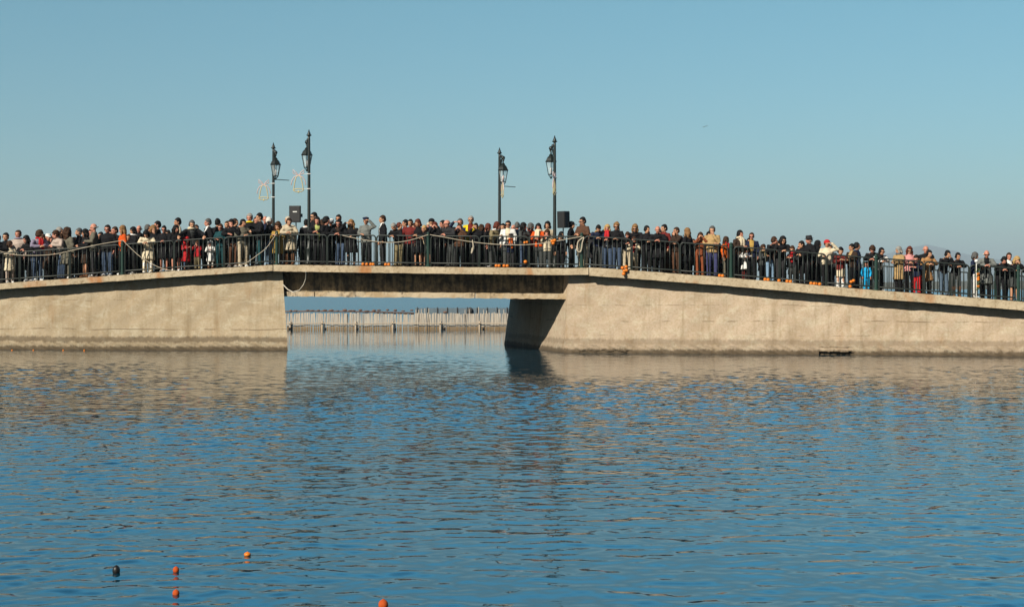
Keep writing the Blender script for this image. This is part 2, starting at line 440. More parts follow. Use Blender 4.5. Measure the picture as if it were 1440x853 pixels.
# pale hose hanging in a loop under the deck edge
hose = [at(*p) for p in ((398,400,54.3),(405,407,54.2),(412,410.5,54.1),(421,408,54.0),(427,400,53.9),(430,392,53.7),(430.5,385,53.4),(430,382,53.2))]
tag(MB().tube(hose, .018, 8).build("hose", simple("pale_hose", (.55,.50,.42), .6), smooth=True), "pale hose hanging in a loop below the deck at the channel corner", "hose")

# ---------------------------------------------------------------- fish barrier fence of split cane beyond the channel
def cane_mat():
    m, t, b = nmat("bleached_cane"); n = noise(t, coord(t, (6, 1, .35)), 2.2, 3, .7); n2 = noise(t, coord(t, (9, 1, 1)), 3, 3)
    col = ramp(t, n, [(.26, (.17,.13,.10)), (.40, (.45,.40,.34)), (.60, (.54,.48,.40))])
    t.links.new(mix(t, col, (.30,.22,.14), math_(t, 'MULTIPLY', ramp(t, n2, [(.5,0),(.7,1)]), .6)), b.inputs["Base Color"]); b.inputs["Roughness"].default_value = .9
    return m
def cane_fence():
    root = empty("cane_fence", (0, 82, 0)); tag(root, "pale split cane fish fence standing in the water beyond the bridge", "fence")
    g = random.Random(21); Y = 82.0
    def mx(px): return (px-720)*Y/FPX
    cane = cane_mat(); wood = simple("weathered_pole", (.50,.40,.29), .85, .3, 5)
    brown = simple("rust_brown_bundle", (.17,.10,.075), .9, .4, 7); dark = simple("black_float", (.015,.015,.015), .7); wetm = simple("wet_cane", (.24,.16,.08), .8, .3, 6)
    posts = [mx(p) for p in (-40, 60, 140, 220, 320, 408, 453, 500, 552, 619, 674, 740, 800, 880, 960, 1060)]
    for a, b_ in zip(posts, posts[1:]):
        mb = MB(); wet = MB(); x = a
        while x < b_:
            wd = g.uniform(.05, .13); top = .85 + g.uniform(-.035, .035) - (.02 if x > mx(580) else 0); lean = g.uniform(-.04, .04); yy = g.uniform(-.03, .03)
            lo, hi = (x, yy-.012, .15), (x+wd*.86, yy+.012, top)
            mb.box(lo, hi)
            for q in range(4, 8): mb.v[-8+q] = (mb.v[-8+q][0]+lean, mb.v[-8+q][1], mb.v[-8+q][2]+g.uniform(-.015,.015))
            wet.box((x, yy-.012, -.5), (x+wd*.86, yy+.012, .147)); x += wd*g.choice((1, 1, 1.03, 1.1, 1.3))
        mb.build("cane_panel", cane, root); wet.build("panel_foot", wetm, root)
    for i, xp in enumerate(posts):
        MB().tube([(xp, -.10, -.6), (xp+.02, -.09, .40)], .045, 8).build("post", wood, root, smooth=True)
    for a, b_ in zip(posts[::2], posts[2::2]):
        MB().tube([(a, -.17, .34), ((a+b_)/2, -.16, .31+g.uniform(-.02,.02)), (b_, -.17, .33)], .022, 8, (0,0,1)).build("rail", wood, root, smooth=True)
    MB().tube([(mx(300), -.05, .90), (mx(440), -.06, .96), (mx(520), -.05, .93), (mx(582), -.05, .86)], .035, 8, (0,0,1)).build("top_pole", brown, root, smooth=True)
    for px in (409,416,433,439,448,457,466,475,485,493,497,507,516,526,533,545,556,567,579,626):
        MB().ell((mx(px), -.06, (.99 if px < 600 else .88)+g.uniform(-.02,.03)), (.05+g.random()*.09, .07, .03+g.random()*.035)).build("net_bundle", brown, root, smooth=True)
    for px in (408, 458, 503, 556, 625, 680):
        MB().ell((mx(px), -.2, .05), (.07, .07, .06)).build("float", dark, root, smooth=True)
    for px, py in ((585,436),(589,436),(592.5,435),(597.5,434),(603,434),(654,436),(660,435),(673,432),(680,436),(684.5,437),(695,439),(702,435.5),(708.5,435.5),(716,437),(745,436),(765,434)):
        MB().tube([(mx(px)+.02, .05, -.4), (mx(px), .05, 404-py+0 if False else CAM_H+(HOR-py)*Y/FPX)], .024, 7).build("stake", cane, root, smooth=True)
    return root
cane_fence()
def net_fence():
    Y = 97.0; root = empty("net_fence", (0, Y, 0)); tag(root, "blue grey netting fence standing in the water behind the cane fence", "fence")
    def mx(px): return (px-720)*Y/FPX
    m, t, b = nmat("blue_netting"); n = noise(t, coord(t, (1,1,.3)), 6, 4)
    t.links.new(mix(t, (.09,.13,.16), (.17,.22,.26), n), b.inputs["Base Color"]); b.inputs["Roughness"].default_value = .9
    MB().box((mx(584), 0, -.5), (mx(980), .03, .93)).build("netting", m, root)
    dk = simple("dark_stake", (.06,.06,.06), .8)
    for px in range(587, 985, 14):
        MB().tube([(mx(px), -.04, -.6), (mx(px), -.04, .96)], .03, 6).build("stake", dk, root, smooth=True)
    MB().ell((mx(661), -.08, .78), (.16,.1,.2)).build("float", dk, root, smooth=True)
net_fence()

# ---------------------------------------------------------------- railings
M_iron = simple("dark_green_iron", (.014,.021,.018), .45, .25, 5)
M_post = simple("green_post_iron", (.014,.045,.034), .45, .25, 5)
def railing(c, post_px, label, per=3):
    root = empty("railing", (0, c, 0)); tag(root, label, "railing", "railings of the bridge")
    inv = (0, -c, 0)
    def P(X, z): return Vector((X, line_y(c, X)-c, zdeck(X)+z))
    xs = [x_on(p, c)[0] for p in post_px]
    for X in xs:
        p = P(X, 0)
        mb = MB(); mb.lathe([(.075,0),(.075,.05),(.055,.07),(.055,1.02),(.07,1.04),(.07,1.07),(.05,1.10),(.055,1.14),(.03,1.19)], p, 10)
        mb.build("post", M_post, root, smooth=False)
    for a, b_ in zip(xs, xs[1:]):
        w_ = (b_-a-.16)/per
        for k in range(per):
            x0 = a+.08+w_*k+.02; x1 = x0+w_-.04
            mb = MB(); r = .11; pts = [P(x0, .0), P(x0, .5)]
            for q in range(7):
                an = math.pi/2*q/6; pts.append(P(x0+r-r*math.cos(an), 1.06-r+r*math.sin(an)))
            for q in range(7):
                an = math.pi/2*q/6; pts.append(P(x1-r+r*math.sin(an), 1.06-r+r*math.cos(an)))
            pts += [P(x1, .5), P(x1, .0)]
            mb.tube(pts, .027, 6, (0,1,0))
            mb.tube([P(x0, .13), P(x1, .13)], .025, 6, (0,0,1))
            nb = max(3, round((x1-x0)/.15)); 
            for q in range(1, nb):
                X = x0+(x1-x0)*q/nb; mb.tube([P(X, .13), P(X, 1.05)], .016, 6, round_ends=False)
            mb.build("railing_panel", M_iron, root, smooth=True)
    return root
railing(C_RAIL, (-690, -475, -260, -45, 172, 389, 602, 818, 1028, 1232, 1432, 1630, 1830), "near iron railing the front row of people leans on")
railing(C_REAR, (-560, -360, -155, 50, 250, 450, 645, 840, 1030, 1215, 1400, 1590, 1780), "far iron railing behind the whole crowd")

# ---------------------------------------------------------------- ropes along the rail
M_rope = simple("pale_rope", (.50,.43,.33), .9, .3, 30)
def rope(pp, label, r=.0115, c=C_RAIL-.075):
    pts = []
    for px, py in pp:
        X, Y = x_on(px, c); pts.append(Vector((X, Y, CAM_H+(HOR-py)*Y/FPX)))
    fine = []
    for i in range(len(pts)-1):                      # Catmull-Rom
        p0, p1, p2, p3 = pts[max(i-1,0)], pts[i], pts[i+1], pts[min(i+2, len(pts)-1)]
        for q in range(6):
            t = q/6; fine.append(.5*((2*p1)+(p2-p0)*t+(2*p0-5*p1+4*p2-p3)*t*t+(3*p1-p0-3*p2+p3)*t**3))
    fine.append(pts[-1])
    return tag(MB().tube(fine, r, 7, (0,1,0)).build("rope", M_rope, smooth=True), label, "rope", "ropes along the bridge railing")
rope([(-160,352),(-110,345),(-45,340),(10,356),(40,359),(75,357.5),(108,350.5),(140,343.5),(172,338)], "pale rope sagging left of the post where the woman in orange stands")
rope([(173,338),(182,347),(195,359),(207,367),(222,375),(236,379.5),(246,380.5)], "pale rope slanting down to the ledge past the girl in white coat", c=C_RAIL-.09)
rope([(338,372.5),(347,369),(360,360),(374,349),(383,337),(389,328)], "pale rope rising steeply to the post by the girl in mustard", c=C_RAIL-.10)
rope([(482,331),(500,335),(525,339),(550,341),(575,338),(602,330)], "pale rope sagging below the man in the flat cap")
rope([(605,330),(625,333.5),(650,338),(680,342),(710,344),(740,344),(770,341),(795,336.5),(818,332.5)], "longest pale rope sagging below the man in yellow", c=C_RAIL-.09)
rope([(664.5,338),(665.5,345),(665,351),(663,356),(664,349)], "short rope end hanging under the longest sagging rope", .022, C_RAIL-.11)
rope([(812,345),(811,350),(812.5,353),(816,354),(818,349),(819,341),(821,334),(817,336),(813,340),(812,346),(813,351)], "coil of pale rope hung on the post by the man in brown tweed", .022, C_RAIL-.12)
# ---------------------------------------------------------------- people
PAL = dict(black=(.012,.012,.014), coal=(.03,.03,.033), navy=(.016,.022,.05), grey=(.17,.18,.17), darkgrey=(.06,.065,.065), olive=(.14,.13,.10),
    brown=(.10,.05,.03), darkbrown=(.045,.028,.02), maroon=(.15,.022,.02), red=(.50,.025,.03), orange=(.72,.13,.015), cream=(.70,.60,.43),
    white=(.78,.77,.74), tan=(.42,.28,.13), camel=(.38,.20,.085), mustard=(.42,.27,.07), yellow=(.75,.56,.02), lime=(.40,.44,.15), pink=(.62,.27,.26), lilac=(.24,.21,.29),
    jeans=(.06,.09,.15), paleblue=(.22,.34,.48), khaki=(.22,.18,.10), turquoise=(.02,.38,.72), teal=(.015,.06,.07), rust=(.24,.07,.03), blue=(.06,.065,.16),
    beige=(.50,.42,.30), bluegrey=(.09,.13,.18), pinkgrey=(.45,.36,.31), redorange=(.62,.09,.015), greyblond=(.45,.40,.32), blond=(.42,.27,.11), lightbrown=(.22,.12,.05),
    hairblack=(.010,.009,.009), hairbrown=(.045,.022,.012), auburn=(.10,.025,.015), greyhair=(.26,.25,.23), whitehair=(.62,.60,.55), darkgreyhair=(.09,.088,.085))
def cloth(c):
    if ('c', c) in _simple: return _simple[('c', c)]
    m, t, b = nmat(c + "_cloth"); col = PAL[c]; v = coord(t)
    n = noise(t, v, 5, 5, .6)
    t.links.new(mix(t, tuple(x*.72 for x in col), tuple(min(1, x*1.25) for x in col), n), b.inputs["Base Color"])
    b.inputs["Roughness"].default_value = .85; b.inputs["Specular IOR Level"].default_value = .12
    bump(t, b, noise(t, v, 9, 3, .6), .5, .03)
    _simple[('c', c)] = m; return m
def hairm(c):
    if ('h', c) in _simple: return _simple[('h', c)]
    m, t, b = nmat(c + "_hair"); col = PAL[c]
    n = noise(t, coord(t, (30, 30, 4)), 1.5, 4, .6)
    t.links.new(mix(t, tuple(x*.5 for x in col), tuple(min(1, x*1.6) for x in col), n), b.inputs["Base Color"])
    b.inputs["Roughness"].default_value = .65; b.inputs["Specular IOR Level"].default_value = .15; bump(t, b, n, .6, .01)
    _simple[('h', c)] = m; return m
def skinm(i):
    if ('s', i) in _simple: return _simple[('s', i)]
    col = [(.56,.29,.17), (.50,.24,.14), (.56,.24,.16), (.40,.19,.11), (.60,.34,.22)][i]
    m, t, b = nmat("skin"); n = noise(t, coord(t), 12, 4)
    t.links.new(mix(t, tuple(x*.88 for x in col), tuple(x*1.08 for x in col), n), b.inputs["Base Color"])
    b.inputs["Roughness"].default_value = .55; _simple[('s', i)] = m; return m
M_eye = simple("eye", (.02,.015,.012), .3); M_lip = simple("lips", (.30,.09,.075), .5)
M_sung = simple("sunglass_lens", (.008,.008,.009), .15); M_shoeD = simple("dark_shoe", (.02,.017,.015), .5); M_shoeW = simple("white_trainer", (.78,.78,.76), .6)
M_shoeB = simple("brown_boot", (.16,.07,.03), .6)

def pose_joints(p, hy):
    def sym(x, y, z): return [Vector((-x,y,z)), Vector((x,y,z))]
    J = dict(an=sym(.10,0,.08), kn=sym(.10,-.015,.48), hip=sym(.09,0,.88), pel=Vector((0,0,.93)), waist=Vector((0,-.005,1.07)), chest=Vector((0,-.01,1.27)),
             neck=Vector((0,0,1.43)), head=Vector((0,-.025,1.585)), sh=sym(.175,0,1.355), el=sym(.235,.02,1.12), wr=sym(.225,-.07,.88),
             hd=[Vector((.05,-.15,-1)), Vector((-.05,-.15,-1))], pitch=6, k=1.0, hs=1.11)
    def arm(i, el, wr, hd): J['el'][i] = Vector(el); J['wr'][i] = Vector(wr); J['hd'][i] = Vector(hd)
    if p in ('lean', 'bow', 'spread', 'leanchin'):
        J.update(an=sym(.10,.03,.08), kn=sym(.10,.07,.48), hip=sym(.09,.15,.86), pel=Vector((0,.155,.91)), waist=Vector((0,.10,1.04)), chest=Vector((0,-.01,1.21)),
                 neck=Vector((0,-.09,1.35)), head=Vector((0,-.16,1.485)), sh=sym(.178,-.06,1.285), pitch=14)
        arm(0, (-.27,-.14,1.115), (-.06,-.30,1.125), (.8,-.25,-.1)); arm(1, (.27,-.14,1.115), (.06,-.31,1.14), (-.8,-.25,-.1))
        if p == 'bow': J['head'] = Vector((0,-.21,1.45)); J['pitch'] = 42
        if p == 'spread':
            arm(0, (-.33,-.12,1.18), (-.40,-.30,1.11), (.1,-.6,-.4)); arm(1, (.33,-.12,1.18), (.40,-.30,1.11), (-.1,-.6,-.4))
        if p == 'leanchin': arm(1, (.24,-.25,1.12), (.07,-.29,1.345), (-.25,.05,1)); J['head'] = Vector((.01,-.18,1.475)); J['pitch'] = 20
    if p == 'clasp':
        arm(0, (-.25,-.03,1.13), (-.06,-.27,1.14), (.8,-.3,-.1)); arm(1, (.25,-.03,1.13), (.06,-.28,1.155), (-.8,-.3,-.1)); J['pitch'] = 12
    if p == 'shade':
        arm(0, (-.25,-.05,1.13), (-.12,-.26,1.12), (.7,-.4,-.1)); arm(1, (.36,-.13,1.37), (.15,-.20,1.60), (-1,-.05,.12)); J['pitch'] = 4
    if p == 'both':
        arm(0, (-.25,-.2,1.28), (-.09,-.22,1.50), (.45,.1,.8)); arm(1, (.25,-.2,1.28), (.09,-.22,1.50), (-.45,.1,.8)); J['pitch'] = 8
    if p == 'chin':
        arm(0, (-.25,-.05,1.13), (.05,-.25,1.13), (1,-.1,.05)); arm(1, (.2,-.2,1.17), (.05,-.17,1.41), (-.25,.05,1)); J['pitch'] = 12
    if p[0] == 'c' and p in ('cstand', 'chold', 'cface'):
        J = dict(an=sym(.07,0,.05), kn=sym(.07,-.01,.29), hip=sym(.06,0,.53), pel=Vector((0,0,.57)), waist=Vector((0,0,.66)), chest=Vector((0,-.005,.79)),
                 neck=Vector((0,0,.895)), head=Vector((0,-.02,1.015)), sh=sym(.12,0,.865), el=sym(.165,.01,.69), wr=sym(.16,-.06,.55),
                 hd=[Vector((0,-.15,-1)), Vector((0,-.15,-1))], pitch=12, k=.68, hs=.92)
        if p == 'chold':
            arm(0, (-.17,-.03,.71), (-.05,-.19,.76), (.7,-.3,.2)); arm(1, (.17,-.03,.71), (.05,-.20,.775), (-.7,-.3,.2)); J['pitch'] = 22
        if p == 'cface':
            arm(0, (-.17,-.12,.79), (-.05,-.17,.92), (.4,.1,.8)); arm(1, (.17,-.12,.79), (.05,-.17,.92), (-.4,.1,.8))
    J['hm'] = Matrix.Translation(J['head']) @ (Matrix.Rotation(R(hy), 4, 'Z') @ Matrix.Rotation(R(J['pitch']), 4, 'X'))
    return J

def remesh(mb, name, voxel, it=2, post=None):
    """fuses the collected volumes into one continuous skin"""
    me = mb.mesh(name + "_raw"); o = bpy.data.objects.new(name + "_raw", me); COL.objects.link(o)
    m = o.modifiers.new("fuse", 'REMESH'); m.mode = 'VOXEL'; m.voxel_size = voxel
    s = o.modifiers.new("smooth", 'SMOOTH'); s.factor = .5; s.iterations = it
    dg = bpy.context.evaluated_depsgraph_get(); new = bpy.data.meshes.new_from_object(o.evaluated_get(dg)); new.name = name
    bpy.data.objects.remove(o); bpy.data.meshes.remove(me)
    if post: post(new)
    new.polygons.foreach_set("use_smooth", [True]*len(new.polygons)); return new

def head_prims(mb, M, s):
    rot = M.to_3x3()
    def T(p): return M @ (Vector(p)*s)
    def E(c, r): mb.ell(T(c), tuple(q*s for q in r), rot)
    E((0,.012,.028), (.074,.092,.088)); E((0,-.02,-.045), (.056,.068,.068)); E((0,-.045,-.088), (.03,.032,.024))
    E((0,-.086,-.022), (.013,.022,.026)); E((0,-.076,.022), (.05,.018,.012)); E((.028,-.064,-.03), (.024,.022,.022)); E((-.028,-.064,-.03), (.024,.022,.022))
    for sx in (-1, 1): E((sx*.077,.012,-.01), (.011,.02,.032))
def hand(mb, w, d, up, k):
    d = d.normalized(); side = d.cross(up); 
    if side.length < .2: side = d.cross(Vector((1,0,0)))
    side.normalize(); nrm = side.cross(d).normalized(); k = k**.5 if k < 1 else 1
    mb.tube([w - d*.01, w + d*.085*k], [(.022*k,.026*k), (.022*k,.04*k)], 8, nrm)
    for i, (off, ln) in enumerate(((-.03,.062),(-.01,.075),(.011,.07),(.03,.052))):
        a = w + d*.085*k + side*off*k; b = a + d*ln*.55*k - nrm*.008*k; c = b + d*ln*.4*k - nrm*.024*k
        mb.tube([a - d*.03*k, a, b, c], [.0105*k, .0105*k, .0098*k, .0088*k], 6)
    a = w + d*.03*k - side*.03*k; mb.tube([a, a + d*.03*k - side*.022*k, a + d*.062*k - side*.026*k - nrm*.01], [.013*k,.011*k,.0095*k], 6)

_body = {}
def body_mesh(p, hy):
    if (p, hy) in _body: return _body[(p, hy)]
    J = pose_joints(p, hy); k = J['k']; mb = MB(); hs = J['hs']
    mb.tube([J['pel']-Vector((0,0,.05*k)), J['pel']+Vector((0,0,.04*k)), J['waist'], J['chest'], J['neck']-Vector((0,0,.07*k)), J['neck']],
            [(.15*k,.105*k),(.145*k,.10*k),(.125*k,.088*k),(.15*k,.105*k),(.12*k,.075*k),(.06*k,.058*k)], 14)
    hb = J['hm'] @ Vector((0,.01,-.05))
    mb.tube([J['neck']-Vector((0,0,.05*k)), J['neck']+Vector((0,0,.02)), hb], [.062*k**.6,.054*k**.6,.052*k**.6], 10)
    for i in (0, 1):
        mb.tube([J['hip'][i]+Vector((0,0,.02)), (J['hip'][i]+J['kn'][i])/2, J['kn'][i], J['kn'][i]*.7+J['an'][i]*.3, J['an'][i]], [.085*k,.07*k,.052*k,.055*k,.036*k], 10)
        mb.tube([J['an'][i]+Vector((0,.03*k,-.035*k)), J['an'][i]+Vector((0,-.11*k,-.045*k))], [(.036*k,.03*k),(.038*k,.022*k)], 8)
        nb = J['neck']-Vector((0,0,.04*k))
        mb.tube([nb*.55+J['sh'][i]*.45, J['sh'][i], (J['sh'][i]+J['el'][i])/2, J['el'][i], (J['el'][i]+J['wr'][i])/2, J['wr'][i]], [.06*k,.058*k,.048*k,.040*k,.036*k,.026*k], 10)
        hand(mb, J['wr'][i], J['hd'][i], Vector((0,-.3,1)) if p != 'stand' else Vector((1,0,0)), k)
    head_prims(mb, J['hm'], hs)
    inv = J['hm'].inverted()
    def post(me):
        for _ in range(3): me.materials.append(None)
        for pl in me.polygons:
            c = (inv @ pl.center)/hs
            if c.y < -.045:
                if abs(abs(c.x)-.031) < .017 and abs(c.z-.002) < .0085: pl.material_index = 1
                elif abs(c.x) < .024 and abs(c.z+.067) < .008: pl.material_index = 2
    me = remesh(mb, "body", .0088 if k == 1 else .0078, 1, post); _body[(p, hy)] = me; return me

_cl = {}
def jitter(me, amp, seed):
    n = len(me.vertices); co = np.empty(n*3, np.float32); me.vertices.foreach_get("co", co); co = co.reshape(-1, 3)
    no = np.empty(n*3, np.float32); me.vertices.foreach_get("normal", no); no = no.reshape(-1, 3)
    x, y, z = co.T
    d = np.sin(z*31+x*13+seed)*.5+np.sin(z*57-x*23+y*19+seed*2)*.35+np.sin(x*41+z*17+y*37+seed*3)*.35
    co += no*(d*amp)[:, None]; me.vertices.foreach_set("co", co.ravel()); me.update()
def top_mesh(p, kind):
    """kind: jacket | coat | parka (open jacket/coat: 'open...')"""
    if (p, kind) in _cl: return _cl[(p, kind)]
    J = pose_joints(p, 0); k = J['k']; mb = MB(); opn = kind.startswith('open'); base = kind.replace('open', '')
    if base == 'shirt':
        mb.tube([J['pel']-Vector((0,0,.03*k)), J['waist'], J['chest'], J['neck']-Vector((0,0,.06*k)), J['neck']+Vector((0,-.005,.015*k))],
                [(.165*k,.122*k),(.15*k,.112*k),(.17*k,.127*k),(.13*k,.09*k),(.07*k,.07*k)], 16)
        me = remesh(mb, "shirt", .018*k**.5, 1); _cl[(p, kind)] = me; return me
    hem = .11 if base == 'jacket' else .06
    pel = J['pel']; dn = (J['hip'][0]+J['hip'][1])/2 - pel
    rings = [pel+Vector((0,0,-hem*k)), pel, J['waist'], J['chest'], J['neck']-Vector((0,-.0,.065*k)), J['neck']+Vector((0,0,.025*k))]
    rad = [(.195*k,.145*k),(.19*k,.142*k),(.172*k,.13*k),(.192*k,.142*k),(.150*k,.10*k),(.078*k,.078*k)]
    if base == 'coat':
        rings = [J['kn'][0]*.5+J['kn'][1]*.5+Vector((0,.01,.02*k)), (J['kn'][0]+J['kn'][1]+J['hip'][0]+J['hip'][1])/4] + rings[1:]
        rad = [(.235*k,.185*k),(.215*k,.165*k)] + rad[1:]
    mb.tube(rings, rad, 18, round_ends=False)
    for i in (0, 1):
        nb = J['neck']-Vector((0,0,.045*k)); e = J['wr'][i]+(J['el'][i]-J['wr'][i]).normalized()*.02*k
        mb.tube([nb*.62+J['sh'][i]*.38, J['sh'][i], (J['sh'][i]+J['el'][i])/2, J['el'][i], (J['el'][i]+e)/2, e], [.062*k,.078*k,.070*k,.064*k,.056*k,.05*k], 12)
    def post(me):
        jitter(me, .007*k, len(_cl)*1.7)
        if opn:
            bm = bmesh.new(); bm.from_mesh(me); dele = []
            for f in bm.faces:
                c = f.calc_center_median(); 
                q = (c.z-pel.z)/max(.01, (J['neck'].z-pel.z)); fy = pel.y+(J['neck'].y-pel.y)*max(0, min(1, q))
                wd = (.035+.05*max(0, min(1, q)))*k
                if abs(c.x) < wd and f.normal.y < -.25 and c.y < fy-.03*k and c.z > pel.z-.6*k:
                    lim = .0
                    if c.y < fy-.04*k and c.y > fy-.21*k: dele.append(f)
            bmesh.ops.delete(bm, geom=dele, context='FACES'); bm.to_mesh(me); bm.free()
    me = remesh(mb, base, .017*k**.5, 2, post); _cl[(p, kind)] = me; return me
def leg_mesh(p, kind):
    if (p, kind) in _cl: return _cl[(p, kind)]
    J = pose_joints(p, 0); k = J['k']; mb = MB()
    if kind == 'skirt':
        mb.tube([J['kn'][0]*.5+J['kn'][1]*.5+Vector((0,.01,.03*k)), (J['hip'][0]+J['hip'][1])/2, J['pel']+Vector((0,0,.05*k))], [(.19*k,.155*k),(.19*k,.14*k),(.16*k,.12*k)], 18, round_ends=False)
    else:
        mb.tube([J['pel']-Vector((0,0,.07*k)), J['pel']+Vector((0,0,.06*k))], [(.17*k,.122*k),(.16*k,.118*k)], 14)
        t = kind == 'tights'
        for i in (0, 1):
            a = J['an'][i]+Vector((0,.005,-.02*k))
            mb.tube([J['hip'][i]+Vector((0,0,.02*k)), (J['hip'][i]+J['kn'][i])/2, J['kn'][i], (J['kn'][i]+a)/2, a],
                    [.092*k,.077*k,.058*k,.060*k,.041*k] if t else [.102*k,.09*k,.077*k,.072*k,.068*k], 12)
    me = remesh(mb, kind, .016*k**.5, 1, lambda q: jitter(q, .005*k, 9.1)); _cl[(p, kind)] = me; return me

def head_shell(kind):
    """hair, hats and hoods, modelled in the frame of the head"""
    if ('head', kind) in _cl: return _cl[('head', kind)]
    mb = MB(); amp = .005; vox = .009; name = 'hair'
    bald = None
    if kind in ('short', 'curly', 'crop'):
        g = {'short': .011, 'curly': .028, 'crop': .007}[kind]
        mb.ell((0,.016+g*.4,.034), (.076+g,.092+g,.086+g), nu=20, nv=14); mb.ell((0,.05,-.02), (.066+g,.05+g,.06+g*.5))
        for sx in (-1,1): mb.ell((sx*.068,.01,.0), (.014+g*.5,.03,.035+g))
        amp = {'short': .009, 'curly': .015, 'crop': .004}[kind]
    elif kind == 'bald':
        mb.tube([(-.072,-.005,-.005),(-.074,.045,-.005),(-.045,.092,-.005),(0,.105,-.005),(.045,.092,-.005),(.074,.045,-.005),(.072,-.005,-.005)], [(.012,.026),(.016,.036),(.016,.04),(.016,.042),(.016,.04),(.016,.036),(.012,.026)], 8, (0,0,1))
        amp = .003
    elif kind in ('long', 'bob', 'tail', 'biglong'):
        g = .034 if kind == 'biglong' else .018
        mb.ell((0,.018,.036), (.078+g,.094+g,.088+g*.9), nu=20, nv=14)
        if kind == 'tail':
            mb.ell((0,.05,-.02), (.066,.05,.05)); mb.tube([(0,.105,.03),(0,.15,0),(0,.15,-.09),(0,.13,-.17)], [.024,.032,.028,.012], 8)
        else:
            bot = -.12 if kind == 'bob' else -.24
            mb.tube([(0,.045,.03),(0,.06,-.05),(0,.065,bot*.7),(0,.06,bot)], [(.085+g*.7,.06+g*.5),(.09+g*.7,.055+g*.5),(.088+g,.045+g*.4),(.06,.03)], 14)
            for sx in (-1,1): mb.tube([(sx*.07,-.01,.03),(sx*.084,-.022,-.05),(sx*.082,-.03,bot*.75),(sx*.07,-.03,bot*.98)], [.03,.026+g*.3,.024+g*.3,.012], 8)
        amp = .012 if kind != 'bob' else .010
    elif kind == 'hood':
        mb.ell((0,.03,.02), (.118,.118,.128), nu=20, nv=14); mb.tube([(0,.02,-.06),(0,.02,-.15)], [(.11,.10),(.12,.10)], 14); amp = .006; vox = .011
    elif kind == 'beanie':
        mb.lathe([(.09,.018),(.097,.02),(.1,.05),(.092,.09),(.068,.125),(.03,.143)], (0,.012,0), 16); name = 'hat'
    elif kind == 'cap':
        mb.lathe([(.088,.03),(.094,.035),(.094,.075),(.075,.115),(.035,.13)], (0,.01,0), 16)
        mb.tube([(0,-.06,.045),(0,-.12,.04),(0,-.16,.03)], [(.07,.012),(.066,.01),(.045,.009)], 12); name = 'hat'
    elif kind == 'flatcap':
        mb.ell((0,-.005,.085), (.108,.128,.038), nu=20); mb.lathe([(.088,.045),(.093,.06),(.093,.085)], (0,.01,0), 16)
        mb.tube([(0,-.09,.058),(0,-.14,.05)], [(.07,.011),(.055,.01)], 12); name = 'hat'
    elif kind == 'trilby':
        mb.lathe([(.14,.042),(.145,.047),(.135,.052),(.096,.055),(.097,.08),(.09,.13),(.07,.148),(.035,.138)], (0,.008,0), 20); name = 'hat'
    inv = None
    def post(me):
        if name == 'hat': return
        lo = -.085 if kind != 'hood' else -.07
        for v in me.vertices:
            c = v.co
            hl = .064 if kind not in ('hood',) else .085            # hairline
            if kind == 'bob' or 'long' in kind: hl = .058
            wdt = .068 if kind not in ('long', 'biglong', 'bob', 'hood') else .058
            if c.y < -.012 and c.z < hl and c.z > lo-.2 and abs(c.x) < wdt*(1.0 if c.z > -.05 else .95) and kind != 'bald':
                q = min(1, (hl-c.z)/.022)*min(1, (wdt-abs(c.x))/.010+.3)
                c.y += (max(c.y, -.02)+.012-c.y)*min(1, q) if c.y < 0 else 0
        jitter(me, amp, 3.3)
    me = remesh(mb, name, vox, 1, post); me.materials.append(None); _cl[('head', kind)] = me; return me
def small_mesh(kind):
    if ('s', kind) in _cl: return _cl[('s', kind)]
    mb = MB()
    if kind == 'shoe':
        mb.tube([(0,.05,.035),(0,0,.04),(0,-.08,.036),(0,-.15,.028)], [(.038,.038),(.042,.045),(.046,.036),(.036,.024)], 10); mb.box((-.04,-.16,0),(.04,.075,.02))
    elif kind == 'boot':
        mb.tube([(0,.05,.035),(0,0,.04),(0,-.08,.036),(0,-.15,.028)], [(.04,.04),(.046,.05),(.048,.038),(.036,.024)], 10); mb.tube([(0,.01,.04),(0,.01,.2),(0,.01,.34)], [.05,.058,.066], 10)
    elif kind == 'sunglasses':
        for sx in (-1,1):
            mb.ell((sx*.032,-.092,.004), (.026,.008,.019)); mb.tube([(sx*.056,-.088,.008),(sx*.08,-.03,.008),(sx*.084,.02,.0)], .005, 6, (0,0,1))
        mb.tube([(-.012,-.096,.008),(.012,-.096,.008)], .005, 6, (0,0,1))
    elif kind in ('scarf', 'collar', 'fur'):
        r = {'scarf': .036, 'collar': .026, 'fur': .046}[kind]
        pts = [(.088*math.sin(a), .012-.085*math.cos(a), .01+.012*math.cos(a)) for a in [i*2*math.pi/16 for i in range(17)]]
        mb.tube(pts, r, 8, (0,0,1))
        if kind == 'scarf':
            mb.tube([(.03,-.10,0),(.04,-.155,-.08),(.04,-.17,-.22),(.045,-.165,-.36)], [(.035,.02),(.045,.018),(.05,.016),(.05,.014)], 8)
            mb.tube([(-.03,-.10,0),(-.04,-.15,-.07),(-.045,-.165,-.18),(-.05,-.165,-.27)], [(.035,.02),(.045,.018),(.05,.016),(.05,.014)], 8)
    elif kind == 'bag':
        mb.tube([(0,0,-.14),(0,0,.14)], [(.07,.15),(.06,.14)], 12); mb.tube([(0,-.12,.12),(0,-.09,.35),(0,0,.52),(0,.09,.35),(0,.12,.12)], .012, 6)
    me = mb.mesh(kind); me.materials.append(None); _cl[('s', kind)] = me; return me

def part(name, me, mats, parent, M=None):
    o = bpy.data.objects.new(name, me); COL.objects.link(o); o.parent = parent
    while len(me.materials) < len(mats): me.materials.append(None)
    for i, m in enumerate(mats):
        o.material_slots[i].link = 'OBJECT'; o.material_slots[i].material = m
    if M is not None: o.matrix_local = M
    return o

